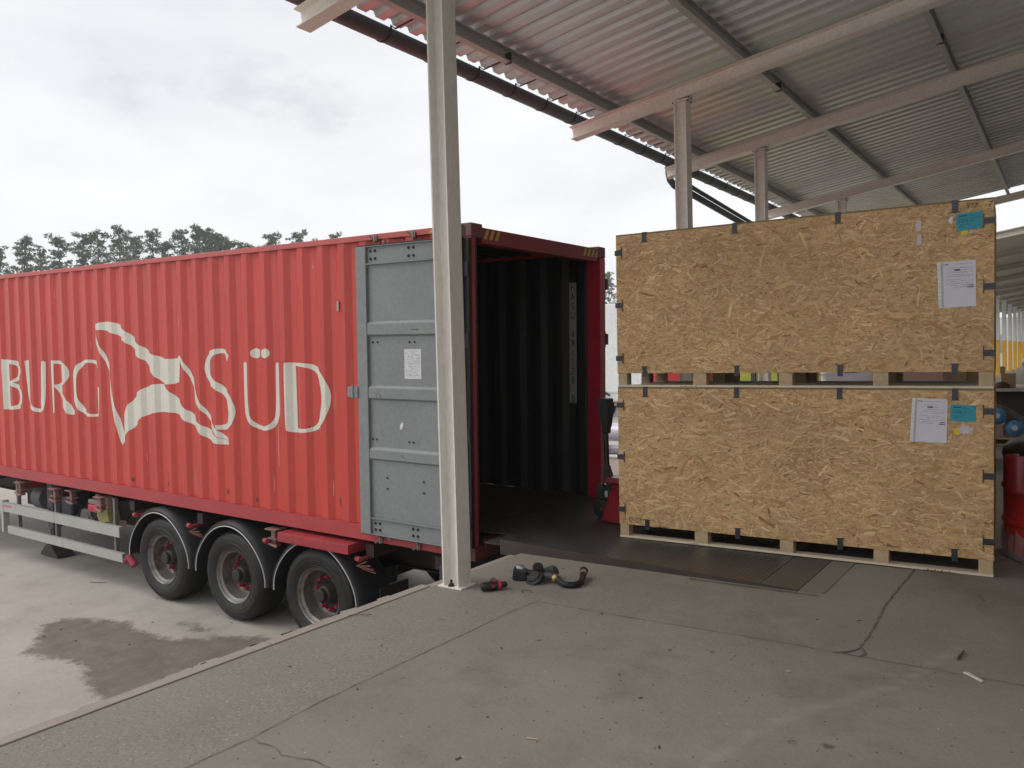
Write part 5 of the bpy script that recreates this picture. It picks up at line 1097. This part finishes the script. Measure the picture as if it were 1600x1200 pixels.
def carton_stack(x,y,w,d,h,m,label,lab=False,z=0):
    e=empty('carton',label,'box',(x,y,z)); mb=MB(); mb.box((-w/2,-d/2,0),(w/2,d/2,h)); mb.build('carton_body',m,e,bevel=.006)
    mb=MB(); mb.box((-w/2+.01,-.03,h+.0005),(w/2-.01,.03,h+.0015)); mb.build('tape',paper,e)
    if lab: mb=MB(); mb.box((-w*.45,-d/2-.003,h*.90-.17),(w*.45,-d/2-.0005,h*.96)); mb.build('label',paper,e); mb=MB(); mb.box((-w*.2,-d/2-.0045,h*.93),(w*.15,-d/2-.0033,h*.935+.01)); mb.box((-w*.1,-d/2-.0045,h*.88),(w*.25,-d/2-.0033,h*.885+.008)); mb.build('label_print',inkd,e)
    return e
carton_stack(1.72,6.4,.60,.6,1.42,mat('white_carton',(.62,.62,.64),.6,var=.05),'tall white carton with printed label, behind the crates beside the tote',True)
carton_stack(2.62,6.2,.52,.7,1.55,pink,'pinkish tall carton behind the crates, left of the plain brown cartons')
carton_stack(2.88,7.2,.30,.5,1.5,card,'narrow brown carton behind the crates, left one of the brown pair'); carton_stack(3.17,7.3,.28,.5,1.45,card,'narrow brown carton behind the crates, right one of the brown pair')
skp=empty('skip_bin','yellow green steel skip standing behind the crates','skip',(0,0,0))
mb=MB(); x0,y0=-1.9,13.0; mb.add([(x0,y0,-1.2),(x0+3.6,y0,-1.2),(x0+3.6,y0+1.8,-1.2),(x0,y0+1.8,-1.2),(x0-.3,y0-.2,1.25),(x0+3.9,y0-.2,1.25),(x0+3.9,y0+2,1.25),(x0-.3,y0+2,1.25)],[(0,3,2,1),(4,5,6,7),(0,1,5,4),(1,2,6,5),(2,3,7,6),(3,0,4,7)])
for i,v in enumerate(mb.v): mb.v[i]=(v[0]-.75,v[1],v[2])
mb.build('hull',mat('skip_paint',(.42,.45,.06),.6,var=.2,scale=2),skp); mb=MB(); 
for k in range(6): mb.box((x0-.75+.2+k*.6,y0-.24,-1.1),(x0-.75+.3+k*.6,y0-.1,1.2))
mb.build('rib',dkgrey,skp)
rm=empty('red_machine','red machine housing standing on the yard behind the crates','machine',(-2.25,9.6,-1.25))
mb=MB(); mb.box((-.35,-.5,.25),(.6,.5,2.6)); mb.build('housing',mat('machine_red',(.55,.05,.04),.5,var=.1),rm,bevel=.08)
mb=MB(); mb.box((.0,-.53,1.2),(.5,-.505,2.3)); mb.build('panel',card,rm)
for x in (-.2,.4): mb=MB(); mb.box((x-.1,-.4,0),(x+.1,.4,.249)); mb.build('foot',steel,rm)
# far lorry
lo=empty('white_lorry','white box lorry parked on the yard beyond the container, seen past the crates','lorry',(0,0,0))
gz_=yard_z(-10,24)
mb=MB(); mb.box((-14.2,24,-.22),(-4.6,26.5,3.74)); mb.build('box_body',white,lo,bevel=.03)
mb=MB(); 
for z in (-.22,.10): mb.box((-14.22,23.98,z-.02),(-4.58,23.999,z+.06))
mb.build('lower_rail',mat('lorry_rail',(.58,.58,.56),.5),lo)
mb=MB(); mb.box((-14.2,24.05,-.42),(-4.6,24.15,-.24)); mb.build('timber_rail',mat('rail_tan',(.36,.29,.21),.7,var=.1),lo)
mb=MB(); mb.box((-14.0,24.2,-.95),(-4.9,24.3,-.43)); mb.build('side_skirt',greyv,lo)
for x in (-13,-11.8,-6):
    for y in (24.25,26.25):
        mb=MB(); mb.lathe([(0,-.14),(.25,-.14),(.30,-.12),(.47,-.14),(.5,-.1),(.5,.1),(.47,.14),(0,.14)],Matrix.Translation((x,y,gz_+.5))@Matrix.Rotation(PI/2,4,'X'),n=28); mb.build('wheel',rubber,lo,smooth=True)
mb=MB(); mb.prism([(-4.4,-.7),(-2.4,-.7),(-2.35,.6),(-2.7,2.3),(-4.4,2.4)],1,24.05,26.45); mb.build('cab',white,lo,bevel=.06); mb=MB(); mb.prism([(-3.9,.9),(-2.7,.9),(-2.9,1.9),(-3.9,1.95)],1,24.03,24.06); mb.build('side_window',glassm,lo)
mb=MB(); mb.add([(-11.9,23.7,.24),(-11.35,23.72,-.02),(-11.28,23.72,.0),(-11.3,23.72,.05),(-11.6,23.9,.16),(-11.8,23.95,.22)],[(0,1,2,3),(0,3,4,5)]); mb.tube([(-11.95,23.95,.26),(-11.35,23.7,.0)],.02,n=6); mb.build('loose_strap',rubber,lo)
# wrapped rolls lying on a pale crate on the yard
bz=yard_z(-3.4,9)
cb=empty('pale_block','pale plastered block standing on the yard left of the pallet jack, rolls on its top','block',(-3.5,8.9,bz))
mb=MB(); mb.box((-1.2,-.4,0),(.9,.6,-.40-bz)); mb.build('block_body',mat('block_pale',(.60,.545,.49),.7,var=.08,scale=5),cb,bevel=.02); mb=MB(); mb.box((-1.22,-.42,-.40-bz),(.92,.62,-.375-bz)); mb.build('block_cap',mat('cap_pale',(.66,.64,.62),.6),cb)
def roll(y,z,r_,x1,label,m):
    e=empty('wrapped_roll',label,'roll',(x1-1,y,z),group='foil wrapped rolls'); M=Matrix.Rotation(PI/2,4,'Y'); mb=MB(); mb.lathe([(0,-1),(r_,-1),(r_,1),(0,1)],M,n=30); mb.build('sheet',m,e,smooth=True)
    mb=MB(); mb.lathe([(0,1.001),(.04,1.001),(.04,1.03),(0,1.03)],M,n=12); mb.build('core',card,e); return e
roll(8.85,-.285,.09,-2.5,'thin grey wrapped roll lying lowest on the pale block',mat('roll_grey',(.30,.29,.33),.4,var=.1))
roll(9.15,.03,.185,-2.5,'thick white foil wrapped roll lying above the thin grey roll',foil)
mb=MB(); mb.box((-.07,-.1,0),(.06,.1,.12)); o=mb.build('timber_chock',wood,None,bevel=.004); o.location=(-3.5,8.70,-.19); tag(o,'small timber chock wedged between the two wrapped rolls','chock')

# ------------------------------------------------------------ pines
def pine_mesh(seed,H=15.5):
    r=random.Random(seed); tk=MB(); lean=r.uniform(-.4,.4)
    P=lambda t:Vector((lean*t*t+.12*math.sin(t*5+seed),.10*math.cos(t*4+seed),H*t))
    tk.tube([P(i/10) for i in range(11)],[.20*(1-i/10.6)+.02 for i in range(11)],n=8)
    cr=MB(); nb=34
    base=.42+r.uniform(-.05,.05)
    for i in range(nb):
        t=base+(1-base)*(i+.5)/nb*.985; a=i*2.4+r.uniform(-.6,.6); p=P(t)
        u=(t-base)/(1-base); ln_=(2.9*(1-u)**.62*(.45+.75*u if u<.35 else 1)+.30)*r.uniform(.40,1.3)
        d=Vector((math.cos(a),math.sin(a),r.uniform(.05,.45)+.55*u)).normalized()
        pts=[p,p+d*ln_*.5+Vector((0,0,.05*ln_)),p+d*ln_+Vector((0,0,.22*ln_))]
        tk.tube(pts,[.045*(1.2-u),.028*(1.2-u),.01],n=5,cap=False)
        for k in range(r.randint(3,5)):
            s_=.35+.68*k/5; c=pts[0].lerp(pts[2],min(s_,1))+Vector((r.gauss(0,.16),r.gauss(0,.16),r.gauss(.05,.12)))
            rad=r.uniform(.22,.42)*(1.15-.4*u)
            for q in range(r.randint(30,44)):
                v=Vector((r.gauss(0,1),r.gauss(0,1),r.gauss(0,.62))); v=v.normalized()*rad*r.uniform(.35,1.05)
                v.z*=.62; o_=c+v; dr_=(v.normalized()+Vector((r.gauss(0,.5),r.gauss(0,.5),r.gauss(.25,.5)))).normalized()
                L0=r.uniform(.12,.24); w=dr_.orthogonal().normalized()
                w=(w*math.cos(q)+dr_.cross(w)*math.sin(q))*r.uniform(.03,.06)
                cr.add([o_-w,o_+w,o_+dr_*L0+w*.5,o_+dr_*L0-w*.5],[(0,1,2,3)])
    def mk(mb,name,m):
        me=bpy.data.meshes.new(name); me.from_pydata(mb.v,[],mb.f); me.materials.append(m); me.update(); return me
    return mk(tk,'trunk',bark),mk(cr,'crown',needle)
variants=[pine_mesh(s) for s in (1,2,3,4,5,6)]
def pine(x,y,top,var,label,group='pines beyond the yard',rz=None,sx=1):
    e=empty('pine_tree',label,'tree',(x,y,-1.0),rz=rz if rz is not None else rnd.uniform(0,6),group=group)
    s_=(top+1.0)/15.5; e.scale=(s_*sx,s_*sx,s_)
    for me,nm in zip(variants[var],('trunk','crown')):
        o=bpy.data.objects.new(nm,me); COL.objects.link(o); o.parent=e
    return e
TOPS=[(0,388),(32,374),(62,392),(92,372),(128,368),(150,363),(190,357),(212,372),(237,362),(262,380),(283,362),(310,355),(322,362),(333,366),(346,370),(358,377),(372,381),(390,383),(408,388),(425,366),(465,364),(503,379),(521,368)]
SP=['at the very left edge of the picture','with a leaning top, second from the left edge','low and thin, between the first two taller pines','with a flat layered crown, standing apart left of the clump','beginning the dense clump above the cream letters','tall, above the left wing of the emblem','tallest in the left half of the clump','half hidden behind its taller neighbours in the clump','broad crowned, in the middle of the clump','low, behind the middle of the clump','round topped, in the right half of the clump','tallest of the clump, at its right end','narrow, close behind the tallest of the clump','narrow, first below the right end of the clump','sloping down where the clump meets the container roof','low, between the clump and the last small tips','small, last of the clump before the gap','barely clearing the container roof before the gap','tip only, left of the lone round crown','lone round crown above the last letters','narrow top between the lone crown and the grey door','tiny tip just above the container roof','last tip before the grey door, right end of the row']
def ray_dir(px,py):
    v=CM.to_3x3()@Vector(((px-800)/1264.94,-(py-600)/1264.94,-1)); return v/math.hypot(v.x,v.y)
for i,(px,py) in enumerate(TOPS):
    D=85+((i*37)%11)*.9+(6 if i in (2,7,9,12,14,16,18,21) else 0); d=ray_dir(px,py); c=CM.translation
    pine(c.x+d.x*D,c.y+d.y*D,c.z+d.z*D-.1,i%6,'pine tree beyond the yard, '+SP[i],sx=.95 if i!=3 else 1.15)
for k,(x,y,h) in enumerate(((-56,108,14.6),(-53.5,111,13.8),(-50,107,15.2),(-46,110,14.2),(-60.5,110,14.4))):
    pine(x,y,h,k%6,'pine tree far behind the white lorry, %s'%('left of the gap','right of the gap','behind the crates','farthest right of the row','farthest left of the row')[k] if 0 else ('far pine showing in the gap between container and crates','far pine hidden just right of the gap behind the crates','tall far pine behind the stacked crates','far pine behind the crates, right end of its row','far pine hidden just left of the gap by the container')[k],group='pines beyond the lorry')
# more of the wood, as one mass behind the first rows
wd=bpy.data.meshes.new('undergrowth'); mb=MB(); rw=random.Random(12)
for i in range(260):
    a=rw.uniform(R(96),R(165)); D=rw.uniform(92,118); c=Vector((4.2+math.cos(a)*D,-5.5+math.sin(a)*D,rw.uniform(-1,3)))
    for q in range(46):
        v=Vector((rw.gauss(0,1.5),rw.gauss(0,1.5),rw.gauss(0,1.1))); dd=Vector((rw.gauss(0,1),rw.gauss(0,1),rw.gauss(0,1))).normalized(); w=dd.orthogonal().normalized()*.24
        o_=c+v; mb.add([o_-w,o_+w,o_+dd*.45+w*.4,o_+dd*.45-w*.4],[(0,1,2,3)])
o=mb.build('undergrowth',needle); tag(o,'dark undergrowth filling the wood below the pine crowns','undergrowth',kind='stuff')

# ------------------------------------------------------------ thin damp air over the yard
hz=MB(); hz.box((-190,-60,-4),(60,190,24))
hm=bpy.data.materials.new('haze'); hm.use_nodes=True; t=hm.node_tree; t.nodes.clear()
pv=t.nodes.new('ShaderNodeVolumePrincipled'); pv.inputs['Color'].default_value=(.9,.92,.95,1); pv.inputs['Density'].default_value=.0014; pv.inputs['Anisotropy'].default_value=.3
om=t.nodes.new('ShaderNodeOutputMaterial'); t.links.new(pv.outputs[0],om.inputs['Volume'])
o=hz.build('haze',hm); tag(o,'thin pale haze greying the far pines',kind='stuff')
